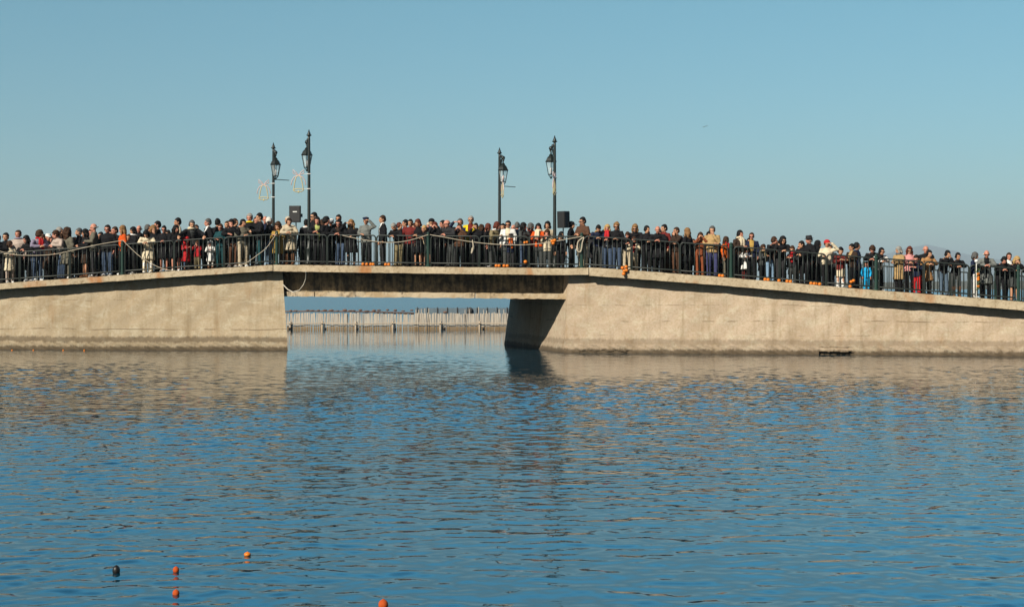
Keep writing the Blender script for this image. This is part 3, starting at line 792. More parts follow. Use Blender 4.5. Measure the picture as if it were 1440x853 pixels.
HATS = ('beanie', 'cap', 'flatcap', 'trilby')
PEOPLE = []; FRONT = []
def person(px, py, row, pose, yaw, hy, hair, top, legs, label, glasses=False, scarf=None, collar=None, shoe='D', skin=None, flip=False, hat=None, w=None, bag=None, hmax=1.98):
    """px, py: where the photo shows the crown of the head; the figure stands on the deck in that row"""
    g = random.Random(len(PEOPLE)*17+5)
    hy = -hy if flip else hy                               # head turn is given as seen, before any mirroring
    J = pose_joints(pose, hy); child = J['k'] < 1
    off = {1: .31, 2: .80, 3: 1.30, 4: 1.8}[row] if not child else {1: .27, 2: .75, 3: 1.2, 4: 1.7}[row]
    c = C_RAIL+off
    base_top = (J['hm'] @ (Vector((0,.01,.122 if not hair.startswith('bald') else .116))*J['hs'])).z
    hx = (J['hm'].translation.x, J['hm'].translation.y)
    X, Y = x_on(px, c)
    yr = R(yaw) - math.atan(.17)*(1 if abs(yaw) < 30 else 0)
    # the crown is off the feet in a leaning pose: put the feet so that the head is where the photo has it
    z = zdeck(X)
    for _ in range(3):
        dx = (-hx[0] if flip else hx[0])*math.cos(yr) - hx[1]*math.sin(yr); dy = hx[1]*math.cos(yr)
        Yh = Y+dy; zt = CAM_H+(HOR-py)*Yh/FPX; s = (zt-z)/base_top
        s = max(.62, min(hmax/base_top if not child else 1.5, s))
        X = (px-720)*Yh/FPX - dx*s; Y = line_y(c, X); z = zdeck(X)
    sw = (w or g.uniform(1.0, 1.16))
    skin = skin if skin is not None else g.choice((0,0,1,2,2))
    root = bpy.data.objects.new("person", body_mesh(pose, hy)); COL.objects.link(root)
    me = root.data
    for i, m in enumerate((skinm(skin), M_eye, M_lip)):
        root.material_slots[i].link = 'OBJECT'; root.material_slots[i].material = m
    root.location = (X, Y, z); root.rotation_euler = (0, 0, yr); root.scale = ((-1 if flip else 1)*s*sw, s*min(sw, 1.05), s)
    tag(root, label, "person", "people watching from the bridge")
    HS = J['hm'] @ Matrix.Scale(J['hs'], 4)
    hk, hc = hair.split(':')
    mm = cloth(hc) if (hk == 'hood' or hk in HATS) else hairm(hc)
    part('hood' if hk == 'hood' else ('hat' if hk in HATS else 'hair'), head_shell(hk), [mm], root, HS)
    if hat:
        a, b = hat.split(':'); part('hat', head_shell(a), [cloth(b)], root, HS)
    if glasses: part('sunglasses', small_mesh('sunglasses'), [M_sung], root, HS)
    tk = top.split(':')
    part('coat' if 'coat' in tk[0] else 'jacket', top_mesh(pose, tk[0]), [cloth(tk[1])], root)
    if len(tk) > 2: part('shirt', top_mesh(pose, 'shirt'), [cloth(tk[2])], root)
    lk, lc = legs.split(':')
    part({'skirt': 'skirt', 'tights': 'tights'}.get(lk, 'trousers'), leg_mesh(pose, lk), [cloth(lc)], root)
    if scarf: part('scarf', small_mesh('scarf'), [cloth(scarf)], root, Matrix.Translation(J['neck']+Vector((0,-.01,.03*J['k']))) @ Matrix.Scale(J['k']**.7, 4))
    if collar: part('collar', small_mesh('fur' if collar in ('cream',) else 'collar'), [cloth(collar)], root, Matrix.Translation(J['neck']+Vector((0,-.01,.0))) @ Matrix.Scale(1.1*J['k']**.6, 4))
    sm, kind = {'D': (M_shoeD, 'shoe'), 'W': (M_shoeW, 'shoe'), 'B': (M_shoeB, 'boot'), 'K': (M_shoeD, 'boot'), 'V': (M_shoeW, 'boot'), 'R': (cloth('maroon'), 'boot')}[shoe]
    for i in (0, 1):
        a = J['an'][i]; part('boot' if kind == 'boot' else 'shoe', small_mesh(kind), [sm], root, Matrix.Translation((a.x, a.y, 0)) @ Matrix.Scale(J['k']**.8*1.05, 4))
    if bag: part('bag', small_mesh('bag'), [cloth(bag)], root, Matrix.Translation(J['pel']+Vector((.23,-.02,.02))))
    PEOPLE.append(root)
    if row == 1 and not child: FRONT.append((px, py))
    return root
# the crowd, from one end of the bridge to the other ------------------------------------------------
p = person
p(-3,330,1,'lean',10,20,'short:hairblack','jacket:black','trousers:black','person in black cut by the photo edge, left of the girl in long cream coat')
p(8,327.5,2,'stand',5,0,'short:hairblack','jacket:black','trousers:coal','dark haired man in black standing behind the girl in long cream coat')
p(14,339,1,'clasp',35,40,'bob:hairbrown','coat:cream','trousers:pinkgrey','girl in long cream coat with brown hair leaning over the rail', shoe='W')
p(25.5,323.5,2,'stand',0,0,'crop:hairbrown','jacket:pinkgrey','trousers:black','balding man in pale striped jacket with purple collar', collar='lilac')
p(37,331.5,1,'lean',-20,-20,'bob:hairblack','jacket:black','trousers:black','dark haired woman in black jumper bending between striped jacket and red scarf', shoe='W')
p(56.5,324.5,1,'lean',40,40,'curly:hairbrown','jacket:lilac','trousers:jeans','brown curly haired person in lilac grey jacket with red scarf', scarf='red', shoe='W')
p(68,328.5,3,'stand',20,20,'cap:white','jacket:black','trousers:black','person in white cap and black jacket standing behind the others')
p(78.5,324.5,1,'lean',-45,-40,'tail:hairbrown','jacket:pinkgrey','trousers:jeans','ponytailed woman in beige pink jacket leaning sideways on the rail')
p(84.5,319.5,3,'stand',50,40,'short:greyhair','jacket:coal','trousers:coal','grey haired man peering over the woman in beige pink jacket')
p(95,320.5,1,'stand',150,0,'biglong:hairbrown','coat:olive','trousers:olive','big haired woman in long olive grey coat seen from behind', shoe='W', w=1.15)
p(110.5,321,2,'stand',-75,0,'short:darkgreyhair','jacket:black','trousers:black','grey haired man in black in left profile beside dark haired woman in skirt')
p(119.5,322.5,1,'clasp',-55,-20,'bob:hairblack','jacket:black','skirt:darkbrown','dark haired woman in black jacket, brown skirt and brown boots', shoe='B')
p(131.5,314.5,1,'clasp',-80,0,'bald:greyhair','jacket:olive','trousers:coal','bald man in olive grey jacket in left profile', shoe='W', skin=2)
p(151,316.5,1,'stand',0,0,'short:hairblack','jacket:black','trousers:jeans','broad man in sunglasses, black jacket and blue jeans', glasses=True, w=1.16, shoe='W')
p(161,319,3,'stand',-30,-20,'short:hairbrown','jacket:black','trousers:black','man half hidden between broad man in sunglasses and woman in bright orange red')
p(172,317.5,1,'stand',-60,-20,'long:lightbrown','jacket:redorange','trousers:black','woman in bright orange red jacket with streaked hair standing behind a post', shoe='W')
p(187,319.5,1,'clasp',-60,0,'bob:hairblack','jacket:black','trousers:black','black haired woman with white collar right of the woman in orange red', collar='white', shoe='W')
p(195.5,317,2,'stand',0,0,'bald:hairbrown','jacket:black','trousers:black','bald ruddy man in dark jacket behind the black haired woman with white collar', skin=2)
p(205.5,325,1,'bow',10,0,'bob:hairblack','coat:cream','trousers:cream','dark haired girl in knee length white cream coat and white boots looking down', shoe='V')
p(208.5,316,2,'stand',40,40,'short:darkgreyhair','jacket:coal','trousers:black','grey haired man behind the girl in white cream coat and boots')
p(215.5,317,2,'chin',20,20,'bob:lightbrown','jacket:black','trousers:black','light brown haired woman with hand to face below tall dark man')
p(221,311,3,'stand',-75,0,'short:hairblack','jacket:black','trousers:black','tall black haired man in left profile beside woman with hand to face')
p(230.5,317.5,1,'clasp',10,0,'short:hairblack','coat:black','skirt:black','dark short haired woman in sunglasses and black coat, hands on rail', glasses=True, shoe='W')
p(249.5,306.5,3,'stand',-70,0,'short:hairblack','jacket:cream','trousers:coal','dark haired man in cream jacket in left profile behind woman in black coat')
p(247.5,317,1,'clasp',30,20,'long:hairblack','coat:black','skirt:black','long black haired woman in black coat below the man in cream', shoe='W')
p(270,310,1,'spread',15,20,'short:darkgreyhair','openjacket:black:darkgrey','trousers:black','grey haired man in black parka with pale fur collar, arms spread on rail', collar='cream')
p(262.5,333.5,1,'chold',45,0,'hood:red','coat:red','tights:jeans','small child in hooded dark red coat facing sideways at the rail')
p(277.5,338.5,1,'cface',0,0,'short:hairbrown','jacket:red','trousers:khaki','small child in red jacket with orange sleeves and khaki trousers')
p(296,339,1,'chold',10,0,'hood:white','coat:white','tights:white','tiny child in white snowsuit with the hood up', shoe='B')
p(292,307.5,2,'stand',-60,-20,'short:darkgreyhair','openjacket:black:white','trousers:black','dark grey haired man with white shirt under black jacket looking left')
p(306.5,307.5,3,'stand',160,0,'short:hairblack','jacket:black','trousers:black','person seen from behind above the man in teal jacket and sunglasses')
p(310,315,1,'clasp',-10,0,'short:hairbrown','jacket:teal','trousers:teal','brown haired man in sunglasses and dark teal jacket', glasses=True)
p(319.5,311,3,'stand',-20,0,'short:hairbrown','jacket:black','trousers:coal','man mostly hidden behind man covering his face')
p(325.5,308.5,1,'leanchin',0,0,'short:hairblack','jacket:black','trousers:brown','man in black jacket and brown trousers covering his face with hand', shoe='W')
p(331,307.5,2,'stand',60,20,'short:hairbrown','jacket:black','trousers:brown','man in right profile just behind man covering his face', shoe='W')
p(342,308.5,1,'clasp',30,20,'short:hairblack','jacket:olive','trousers:beige','dark haired man in olive jacket and pale beige trousers', shoe='W')
p(351,300.5,2,'clasp',5,0,'short:greyhair','jacket:black','trousers:coal','grey haired man in black with yellow collar', collar='yellow', skin=2)
p(364.5,299.8,1,'clasp',-70,0,'short:hairblack','jacket:black','trousers:teal','dark haired man in black in left profile holding something white', hmax=2.0)
p(373,304,3,'stand',20,0,'bald:hairbrown','jacket:navy','trousers:jeans','bald ruddy man behind the lamp post base', skin=2)
p(379,305.5,2,'stand',110,0,'short:whitehair','jacket:black','trousers:paleblue','white haired person in black jacket turned away beside thin lamp post')
p(391,312.5,1,'chold',-5,0,'long:hairbrown','coat:mustard','tights:darkbrown','girl in mustard coat and brown leggings by the corner post')
p(404.5,304.5,2,'stand',-10,0,'short:greyblond','jacket:beige','trousers:coal','fair haired person peeping over the short haired woman in cream')
p(406.5,307,1,'lean',10,20,'short:hairbrown','coat:beige','tights:black','short haired woman in cream coat leaning on rail by speaker', shoe='B')
p(431,308.5,2,'stand',165,0,'short:hairblack','jacket:black','trousers:black','person in black jacket with white collar stripe seen from behind', collar='white')
p(441,298.8,2,'stand',-40,-20,'short:hairblack','jacket:black','trousers:black','tall dark haired man in sunglasses looking left near front lamp', glasses=True)
p(438,308,3,'stand',0,0,'short:hairbrown','jacket:black','trousers:black','woman with face just showing between man in green shirt and lamp post')
p(446,305,1,'lean',0,20,'short:hairblack','openjacket:black:lime','trousers:black','dark haired man in black over yellow green shirt, hands clasped')
p(453,309,2,'stand',-120,0,'long:hairbrown','jacket:black','trousers:black','long brown haired woman in black turned away from the water')
p(459.5,305.5,1,'clasp',55,20,'curly:hairblack','jacket:black','trousers:black','curly black haired woman in black looking right', shoe='D')
p(465.5,307.5,4,'stand',0,0,'cap:white','jacket:grey','trousers:coal','person in white cap at the back, right of curly black haired woman')
p(476,302,2,'stand',0,0,'short:hairblack','jacket:black','trousers:black','man with black scarf over mouth behind man in jeans and sunglasses', scarf='black')
p(476,309,1,'lean',0,0,'short:hairblack','openjacket:black:darkbrown','trousers:jeans','man in sunglasses, black jacket and blue jeans hunched over the rail', glasses=True)
p(494,309,1,'shade',5,0,'long:lightbrown','coat:black','tights:black','long haired fair woman in black coat shading her eyes', flip=True)
p(514.5,305,1,'shade',0,0,'short:greyhair','jacket:grey','trousers:coal','grey bearded man in navy flat cap and grey jacket', hat='flatcap:navy', skin=1)
p(537.5,303,1,'stand',-75,0,'short:hairbrown','openjacket:black:white','trousers:coal','man in black jacket open over white shirt in left profile')
p(554,315,1,'bow',-30,-20,'short:greyhair','jacket:black','trousers:khaki','old grey haired woman in black looking down over the rail', shoe='D')
p(562,313,2,'stand',50,20,'short:auburn','jacket:black','trousers:black','auburn short haired person behind old grey haired woman', shoe='B')
p(569.5,309,2,'stand',-60,-20,'short:hairblack','jacket:maroon','trousers:black','dark haired man in maroon jacket in left profile')
p(577,308.5,1,'stand',-10,0,'short:hairblack','jacket:maroon','trousers:black','black haired woman in dark red jacket facing the water')
p(582.5,315,3,'stand',-70,0,'crop:hairbrown','jacket:black','trousers:black','person with small face in profile behind the woman in black dress')
p(587.5,308.5,1,'clasp',-5,-20,'bob:auburn','coat:black','skirt:black','big dark haired woman in black dress with white neckline and bare legs', w=1.05)
p(596.5,317,1,'lean',-30,-20,'short:blond','jacket:black','skirt:darkgrey','fair short haired older woman in black bare legged beside centre post')
p(603,313,3,'stand',-20,0,'bob:greyblond','jacket:beige','trousers:coal','pale blond person with beige scarf above the centre post', scarf='beige')
p(607,307.8,2,'stand',170,0,'beanie:black','jacket:navy','trousers:black','person in black woolly hat above the centre post')
p(611.5,312.5,1,'both',10,0,'bob:auburn','jacket:black','trousers:black','auburn haired woman in sunglasses and black holding up something white', glasses=True)
p(622,310,2,'stand',-50,-20,'short:hairblack','jacket:coal','trousers:black','dark haired man looking left behind bald man in leather')
p(628.5,309.5,1,'lean',-40,-40,'bald:hairblack','jacket:coal','trousers:darkgrey','bald man in sunglasses and black leather jacket leaning on rail', glasses=True, w=1.14)
p(647,307.5,2,'shade',-10,0,'short:darkgreyhair','jacket:navy','trousers:black','man in navy raising an arm to his forehead behind tan jacket', flip=True)
p(646,315,1,'both',0,0,'crop:hairbrown','jacket:brown','trousers:black','person in brown tan jacket with both hands raised to face')
p(662,303.5,2,'stand',0,0,'crop:greyhair','openjacket:yellow:maroon','trousers:black','tall grey haired man in sunglasses and bright yellow jacket', glasses=True, hmax=2.0)
p(669,314,1,'both',-5,0,'short:hairblack','jacket:black','trousers:black','dark haired person in black with hands raised beside yellow jacket')
p(677.5,316,2,'stand',140,0,'long:hairbrown','jacket:black','trousers:black','long brown haired woman in black seen from behind, near the rear lamp')
p(687,314.5,1,'stand',60,20,'bob:auburn','jacket:black','trousers:black','reddish haired woman in black jacket looking right beside rear lamp', shoe='W')
p(699,312.5,1,'lean',50,20,'bob:auburn','jacket:khaki','trousers:darkgrey','dark red haired woman in brown jacket with white fur collar and black bag', collar='white', bag='black')
p(707,314.5,3,'stand',0,0,'short:hairblack','jacket:black','trousers:black','dark head between woman with white fur collar and man in white')
p(714.5,310.5,1,'stand',0,0,'short:hairblack','openjacket:white:cream','trousers:darkgrey','dark haired man in sunglasses and white jacket', glasses=True)
p(722,316,3,'stand',-20,0,'bald:hairbrown','jacket:pinkgrey','trousers:coal','pink faced bald person behind the man in white jacket', skin=2)
p(727.5,312.5,2,'stand',175,0,'short:darkgreyhair','jacket:bluegrey','trousers:jeans','grey haired person in blue grey jacket seen from behind')
p(718,328,1,'chold',10,0,'short:hairblack','jacket:navy','trousers:coal','small dark haired child in navy with orange scarf below man in white', scarf='orange')
p(736.5,313.5,1,'chin',60,20,'long:hairblack','jacket:darkgrey','trousers:jeans','long dark haired woman in grey jacket and jeans, hand at chin')
p(747,314,2,'stand',55,20,'bob:darkgreyhair','jacket:red','trousers:coal','grey brown haired person in red looking right, behind woman in grey')
p(757,314.5,1,'clasp',-10,20,'bob:hairblack','jacket:redorange','trousers:darkgrey','dark haired woman in red jacket with cream fur collar', collar='cream', scarf='cream')
p(770,311.5,2,'stand',0,0,'bob:hairblack','jacket:beige','trousers:coal','black haired woman in beige standing behind the girl in white quilted jacket')
p(769.5,323,1,'cface',0,0,'bob:hairbrown','jacket:cream','trousers:darkgrey','girl in white quilted jacket with hands at mouth', shoe='K')
p(788,329,1,'cstand',10,0,'short:hairblack','jacket:black','trousers:black','small child in black with white scarf under the tilted speaker', collar='white')
p(804,311.5,3,'stand',75,0,'short:hairblack','jacket:black','trousers:black','man in black peaked cap looking right beside the tilted speaker', hat='cap:black')
p(819,305.5,1,'clasp',-45,-20,'short:hairblack','jacket:brown','trousers:cream','dark haired man in sunglasses and brown tweed jacket by the post', glasses=True)
p(841.5,317.5,1,'bow',10,0,'short:hairblack','jacket:navy','trousers:darkgrey','black haired person in navy with mustard collar, head bowed', collar='mustard')
p(854,316,1,'clasp',0,0,'bob:blond','openjacket:black:white','trousers:jeans','blond woman in black with red scarf and jeans', scarf='red')
p(867,313,1,'clasp',0,0,'curly:lightbrown','jacket:black','trousers:jeans','curly light brown haired woman in sunglasses and black, hands clasped', glasses=True)
p(882.5,327,1,'bow',10,0,'short:hairbrown','jacket:black','trousers:beige','brown haired boy in black with bowed head above hanging oranges')
p(893,315.5,2,'lean',0,0,'bob:lightbrown','jacket:black','trousers:black','light brown haired woman in sunglasses bending over small child', glasses=True)
p(891.5,333,1,'chold',0,0,'short:hairbrown','openjacket:cream:red','trousers:beige','small child in red and cream below woman in sunglasses')
p(910,317.5,1,'clasp',20,40,'short:hairblack','jacket:black','trousers:black','black short haired person in black glancing right, next to bald old man')
p(925,318,1,'lean',0,0,'bald:greyhair','coat:black','trousers:black','bald old man in long black coat leaning on the rail', skin=2)
p(933.5,315.8,2,'stand',-50,-20,'short:hairblack','jacket:maroon','trousers:darkbrown','dark haired person in reddish leather jacket behind bald old man')
p(951,319.5,1,'chin',-55,-20,'crop:hairbrown','jacket:darkbrown','trousers:brown','man in dark olive brown jacket and brown trousers with hand at mouth')
p(966,321,1,'stand',-130,0,'long:lightbrown','coat:black','trousers:black','woman with long fair streaked hair in black coat turned away', bag='black')
p(985,327,1,'both',10,0,'bob:hairbrown','jacket:rust','trousers:rust','brown haired woman in rust jacket and rust trousers, hands at face', shoe='B')
p(1001.5,318,1,'chin',0,0,'short:darkgreyhair','jacket:tan','trousers:blue','grey haired man in camel jacket and blue trousers, hand at chin')
p(1021.5,333,1,'stand',50,40,'long:hairbrown','jacket:orange','trousers:olive','long haired girl in bright orange jacket with red and white scarf', scarf='red', shoe='B')
p(1041,324,1,'clasp',30,20,'short:hairblack','openjacket:darkbrown:cream','trousers:black','black haired man in brown jacket with cream scarf looking down', scarf='cream')
p(1057,327,1,'stand',0,0,'crop:hairbrown','openjacket:navy:mustard','trousers:black','man in sunglasses with orange yellow shirt under navy jacket', glasses=True)
p(1051,348,1,'bow',15,20,'long:hairbrown','coat:white','tights:maroon','girl in white coat and dark red boots bending low at the rail', shoe='R', hmax=1.35)
p(1073,344.5,1,'chold',40,0,'short:hairbrown','jacket:darkgrey','trousers:black','brown haired boy in grey jacket with red cuffs', scarf='khaki')
p(1089,333,1,'lean',35,40,'short:hairbrown','jacket:black','trousers:paleblue','dark haired man in black jacket and pale jeans leaning right')
p(1101,332.5,1,'lean',15,20,'bob:hairblack','jacket:black','trousers:coal','wavy black haired person in sunglasses and black jacket', glasses=True)
p(1114,346,1,'chold',-25,0,'short:hairbrown','jacket:coal','trousers:darkgrey','brown haired child with red and white scarf and red mitten', scarf='red')
p(1127,339,1,'lean',-40,-40,'short:hairblack','jacket:black','trousers:black','dark haired man in black, left of the man in trilby')
p(1137.5,331.8,2,'stand',-60,-20,'short:greyhair','jacket:black','trousers:black','man in dark trilby hat and black coat in left profile', hat='trilby:coal')
p(1151,338.5,2,'stand',45,20,'hood:black','jacket:black','trousers:black','person in black hood right of the man in trilby')
p(1163,337.5,1,'shade',0,0,'short:hairbrown','jacket:cream','trousers:black','person in thick cream jumper shading eyes with raised arm', hat='beanie:red', w=1.1)
p(1182,348,1,'chold',10,0,'short:hairblack','jacket:maroon','skirt:cream','child in dark red top and pale skirt', shoe='V')
p(1197.5,343,1,'clasp',-60,-20,'short:hairblack','openjacket:darkbrown:tan','trousers:black','dark haired man in brown leather jacket in left profile')
p(1205.5,341,3,'stand',60,20,'short:hairblack','coat:navy','trousers:navy','person in dark navy behind the man in brown leather', skin=3)
p(1227,347,1,'bow',-10,0,'curly:hairbrown','jacket:black','trousers:black','curly brown haired woman in black bending beside the child in turquoise')
p(1218.5,368,1,'cstand',5,0,'short:hairbrown','jacket:turquoise','trousers:turquoise','tiny child in bright turquoise snowsuit', shoe='B')
p(1240,348.5,1,'lean',25,20,'short:hairblack','openjacket:white:black','trousers:black','short black haired woman in sunglasses and white sleeves', glasses=True, shoe='W')
p(1263.5,347,1,'clasp',-60,-20,'bob:greyhair','coat:tan','trousers:black','grey haired woman in camel coat with grey scarf in left profile', collar='bluegrey')
p(1279,347,1,'clasp',5,0,'long:auburn','jacket:pink','trousers:black','long reddish haired woman in sunglasses and pink jacket', glasses=True)
p(1288.5,359,1,'chold',-25,0,'short:hairblack','jacket:navy','trousers:red','boy in navy jacket and red trousers')
p(1302,345.8,2,'stand',0,0,'bald:greyhair','jacket:black','trousers:coal','bald man in black behind the woman in brown coat', skin=2)
p(1307,352,1,'lean',15,20,'short:hairblack','coat:camel','tights:black','short black haired woman in brown coat leaning on the rail')
p(1333,352.5,1,'leanchin',25,20,'short:hairblack','jacket:black','trousers:bluegrey','man in black with chin in hand and grey blue jeans')
p(1347.5,355.5,1,'lean',10,20,'short:hairblack','jacket:black','trousers:darkgrey','stooping dark haired man in black and grey jeans', shoe='B')
p(1371.5,355,1,'clasp',50,20,'bob:darkgreyhair','jacket:navy','trousers:white','grey haired man in navy jacket and white trousers', shoe='W')
p(1387.5,352,1,'lean',0,0,'bald:whitehair','opencoat:grey:black','trousers:black','bald man in glasses and grey overcoat, hands hanging over rail', glasses=True)
p(1412,362,1,'bow',10,20,'short:hairblack','jacket:black','trousers:black','dark haired woman in black with bowed head near the end of rail')
p(1419,355.5,2,'stand',10,0,'short:hairbrown','openjacket:black:white','trousers:black','man with white shirt collar between bowed woman and blond woman')
p(1430,361,1,'leanchin',10,0,'bob:blond','jacket:black','skirt:darkgrey','blond woman in black jacket and grey skirt, hand at mouth')
p(1452,362,1,'lean',-10,0,'short:hairbrown','jacket:navy','trousers:black','person in navy cut by the photo edge beside the blond woman')

# deep in the crowd: dark figures added to close the bright gaps between legs
hidden_label, hg = "added person in dark clothes almost wholly hidden behind the front rows", random.Random(99)
for src in [q for q in list(FRONT) if q[0] < 1185 and not (480 < q[0] < 560)]:
    q = p(src[0]+hg.uniform(-6, 6), src[1]+hg.uniform(5, 8), hg.choice((3, 4)), 'stand', hg.uniform(-40, 40), 0, hg.choice(('short:hairblack','short:hairbrown','bob:hairblack')),
      hg.choice(('coat:black','coat:coal','coat:darkbrown','coat:black')), 'trousers:black', hidden_label, w=1.12)
    q["group"] = "people hidden deep in the crowd"

fr = sorted(q for q in FRONT if -20 < q[0] < 1190)[:]
for q0, q1 in zip(fr, fr[1:]):
    if q1[0]-q0[0] < 7 or (475 < q0[0] < 560) or hidden_label is None: continue
    q = p((q0[0]+q1[0])/2+hg.uniform(-2, 2), max(q0[1], q1[1])+hg.uniform(9, 13), hg.choice((3, 4)), 'stand', hg.uniform(-60, 60), 0, hg.choice(('short:hairblack','short:hairbrown','bob:hairblack','long:hairbrown')),
      hg.choice(('coat:black','coat:coal','coat:darkbrown','coat:black','coat:navy')), 'trousers:black', hidden_label, w=1.14)
    q["group"] = "people hidden deep in the crowd"
# ---------------------------------------------------------------- lamps, bells, speakers
M_lamp = simple("black_green_iron", (.014,.020,.018), .4, .3, 6)
mg, tg, bgs = nmat("lantern_glass"); bgs.inputs["Base Color"].default_value = (.75,.85,.85,1); bgs.inputs["Roughness"].default_value = .05
bgs.inputs["Alpha"].default_value = .22
M_bulb = simple("white_bulb", (.85,.85,.82), .3)
def street_lamp(px, pyt, Y, ang, H, label, arm=False):
    X = (px-720)*Y/FPX; zt = CAM_H+(HOR-pyt)*Y/FPX; z0 = zdeck(X); root = empty("street_lamp", (X, Y, z0), 0); H = zt-z0
    tag(root, label, "street lamp", "iron street lamps on the bridge")
    MB().lathe([(.15,0),(.15,.12),(.11,.16),(.105,.55),(.12,.58),(.075,.64),(.06,.9),(.048,H-.75),(.045,H-.35),(.045,H-.34),(.04,H-.2)], (0,0,0), 14).build("pole", M_lamp, root, smooth=True)
    MB().lathe([(.04,H-.24),(.085,H-.22),(.09,H-.19),(.05,H-.17),(.062,H-.14),(.036,H-.10),(.008,H)], (0,0,0), 12).build("finial", M_lamp, root, smooth=True)
    d = Vector((math.cos(ang), math.sin(ang), 0)); L = .36
    br = MB(); zb = H-.46
    br.tube([(0,0,zb-.28), d*.12+Vector((0,0,zb-.16)), d*.22+Vector((0,0,zb)), d*L+Vector((0,0,zb+.06)), d*(L+.07)+Vector((0,0,zb-.02)), d*L+Vector((0,0,zb-.08))], .03, 8)
    br.tube([(0,0,zb+.08), d*.18+Vector((0,0,zb+.10)), d*L+Vector((0,0,zb+.05))], .018, 8); br.ell(d*L+Vector((0,0,zb+.05)), (.075,.075,.075)); br.ell(d*.2+Vector((0,0,zb+.12)), (.045,.045,.06))
    br.tube([d*L+Vector((0,0,zb-.05)), d*L+Vector((0,0,zb-.20))], .02, 8); br.build("bracket", M_lamp, root, smooth=True)
    c = d*L; zc = zb-.18
    lan = empty("lantern", c+Vector((0,0,0)), .5); lan.parent = root
    MB().lathe([(.215,zc-.235),(.22,zc-.215),(.20,zc-.20),(.165,zc-.12),(.12,zc-.06),(.075,zc-.03),(.085,zc-.01),(.05,zc+.03),(.02,zc+.06)], (0,0,0), 6).build("lantern_cap", M_lamp, lan)
    fr = MB(); zt_, zb_ = zc-.235, zc-.66
    for k in range(6):
        a = k*math.pi/3; u = Vector((math.cos(a), math.sin(a), 0)); fr.tube([u*.19+Vector((0,0,zt_)), u*.105+Vector((0,0,zb_))], .012, 6)
        a2 = a+math.pi/3; u2 = Vector((math.cos(a2), math.sin(a2), 0))
        fr.tube([u*.105+Vector((0,0,zb_)), u2*.105+Vector((0,0,zb_))], .012, 6); fr.tube([u*.105+Vector((0,0,zb_)), u*.03+Vector((0,0,zb_-.10))], .011, 6)
    fr.lathe([(.02,zb_-.15),(.035,zb_-.12),(.03,zb_-.08)], (0,0,0), 8); fr.build("lantern_frame", M_lamp, lan)
    gl = MB(); vs = []; 
    for k in range(6):
        a = k*math.pi/3; vs += [(.182*math.cos(a), .182*math.sin(a), zt_), (.099*math.cos(a), .099*math.sin(a), zb_)]
    gl.add(vs, [(2*k, 2*((k+1)%6), 2*((k+1)%6)+1, 2*k+1) for k in range(6)]).build("lantern_glass", mg, lan)
    MB().lathe([(.025,zb_+.02),(.03,zb_+.06),(.045,zb_+.14),(.04,zb_+.2),(.015,zb_+.24)], (0,0,0), 10).build("bulb", M_bulb, lan, smooth=True)
    if arm: MB().tube([d*.12+Vector((0,0,zb_-.13)), Vector((.58,-.02,zb_-.16))], .014, 8).build("flag_arm", M_lamp, root, smooth=True)
    return root, H
back = math.atan2(1, -.34); fwd = math.atan2(-1, .40)
la = street_lamp(434.5, 182, 54.7, back, 4.7, "tallest front iron lamp, right of the speaker on a stand with a bell decoration")
lb = street_lamp(384.5, 200.5, 59.6, fwd, 4.7, "rear iron lamp with wire arm, behind the girl in mustard coat")
lc = street_lamp(780, 190.5, 53.2, back, 4.5, "front iron lamp beside the tilted speaker")
ld = street_lamp(702.5, 207.5, 57.9, fwd, 4.5, "rear iron lamp with wire arm, behind woman with white fur collar", arm=True)
# the arm of the other rear lamp
MB().tube([Vector((.05,-.3,lb[1]-1.42)), Vector((.60,-.05,lb[1]-1.44))], .014, 8).build("flag_arm", M_lamp, lb[0], smooth=True)

M_garl = simple("pale_pink_light_tube", (.56,.43,.42), .5); M_gold = simple("pale_gold_light_tube", (.55,.47,.25), .5); M_clamp = simple("white_clamp", (.75,.75,.73), .5)
def bell(lamp, dx, zoff, rz, label):
    root = empty("bell_decoration", lamp[0].location+Vector((0,0,lamp[1]-zoff)), rz); tag(root, label, "decoration", "bell decorations on the street lamps")
    s = -1; c = Vector((s*.36, 0, 0)); r = .019
    def T(pp): return [c+Vector((x*1.15, -.05, z*1.12)) for x, z in pp]
    MB().tube(T([(-.15,-.30),(-.135,-.22),(-.11,-.05),(-.07,.10),(0,.15),(.07,.10),(.11,-.05),(.135,-.22),(.15,-.30)]), r, 6, (0,1,0)).tube(T([(-.16,-.31),(-.1,-.35),(0,-.36),(.1,-.35),(.16,-.31),(.1,-.275),(0,-.265),(-.1,-.275),(-.16,-.31)]), r, 6, (0,1,0)).build("bell", M_gold, root, smooth=True)
    MB().ell(c+Vector((0,-.05,-.40)), (.035,.02,.045)).build("clapper", M_gold, root, smooth=True)
    bw = MB()
    for q in (-1, 1):
        bw.tube(T([(0,.15),(q*.08,.25),(q*.17,.33),(q*.16,.22),(q*.05,.17),(0,.15)]), r, 6, (0,1,0)); bw.tube(T([(0,.15),(q*.13,.10),(q*.2,-.02),(q*.22,-.14)]), r, 6, (0,1,0))
    bw.build("bow", M_garl, root, smooth=True)
    for zz in (.22, -.30): MB().tube([(0,-.055,zz), (s*.26,-.05,zz-.01)], .007, 6).tube([(-.055,-.055,zz),(.055,-.055,zz)], .02, 6).build("clamp", M_clamp, root, smooth=True)
    return root
bell(la, -1, 1.78, 0, "wire bell decoration with bow on the tallest front lamp")
bell(lb, -1, 1.78, 0, "wire bell decoration with bow on the rear lamp behind girl in mustard")
bell(lc, -1, 1.65, R(78), "wire bell seen edge-on on the front lamp beside the tilted speaker")
bell(ld, -1, 1.45, R(100), "wire bell seen edge-on on the rear lamp behind white fur collar")

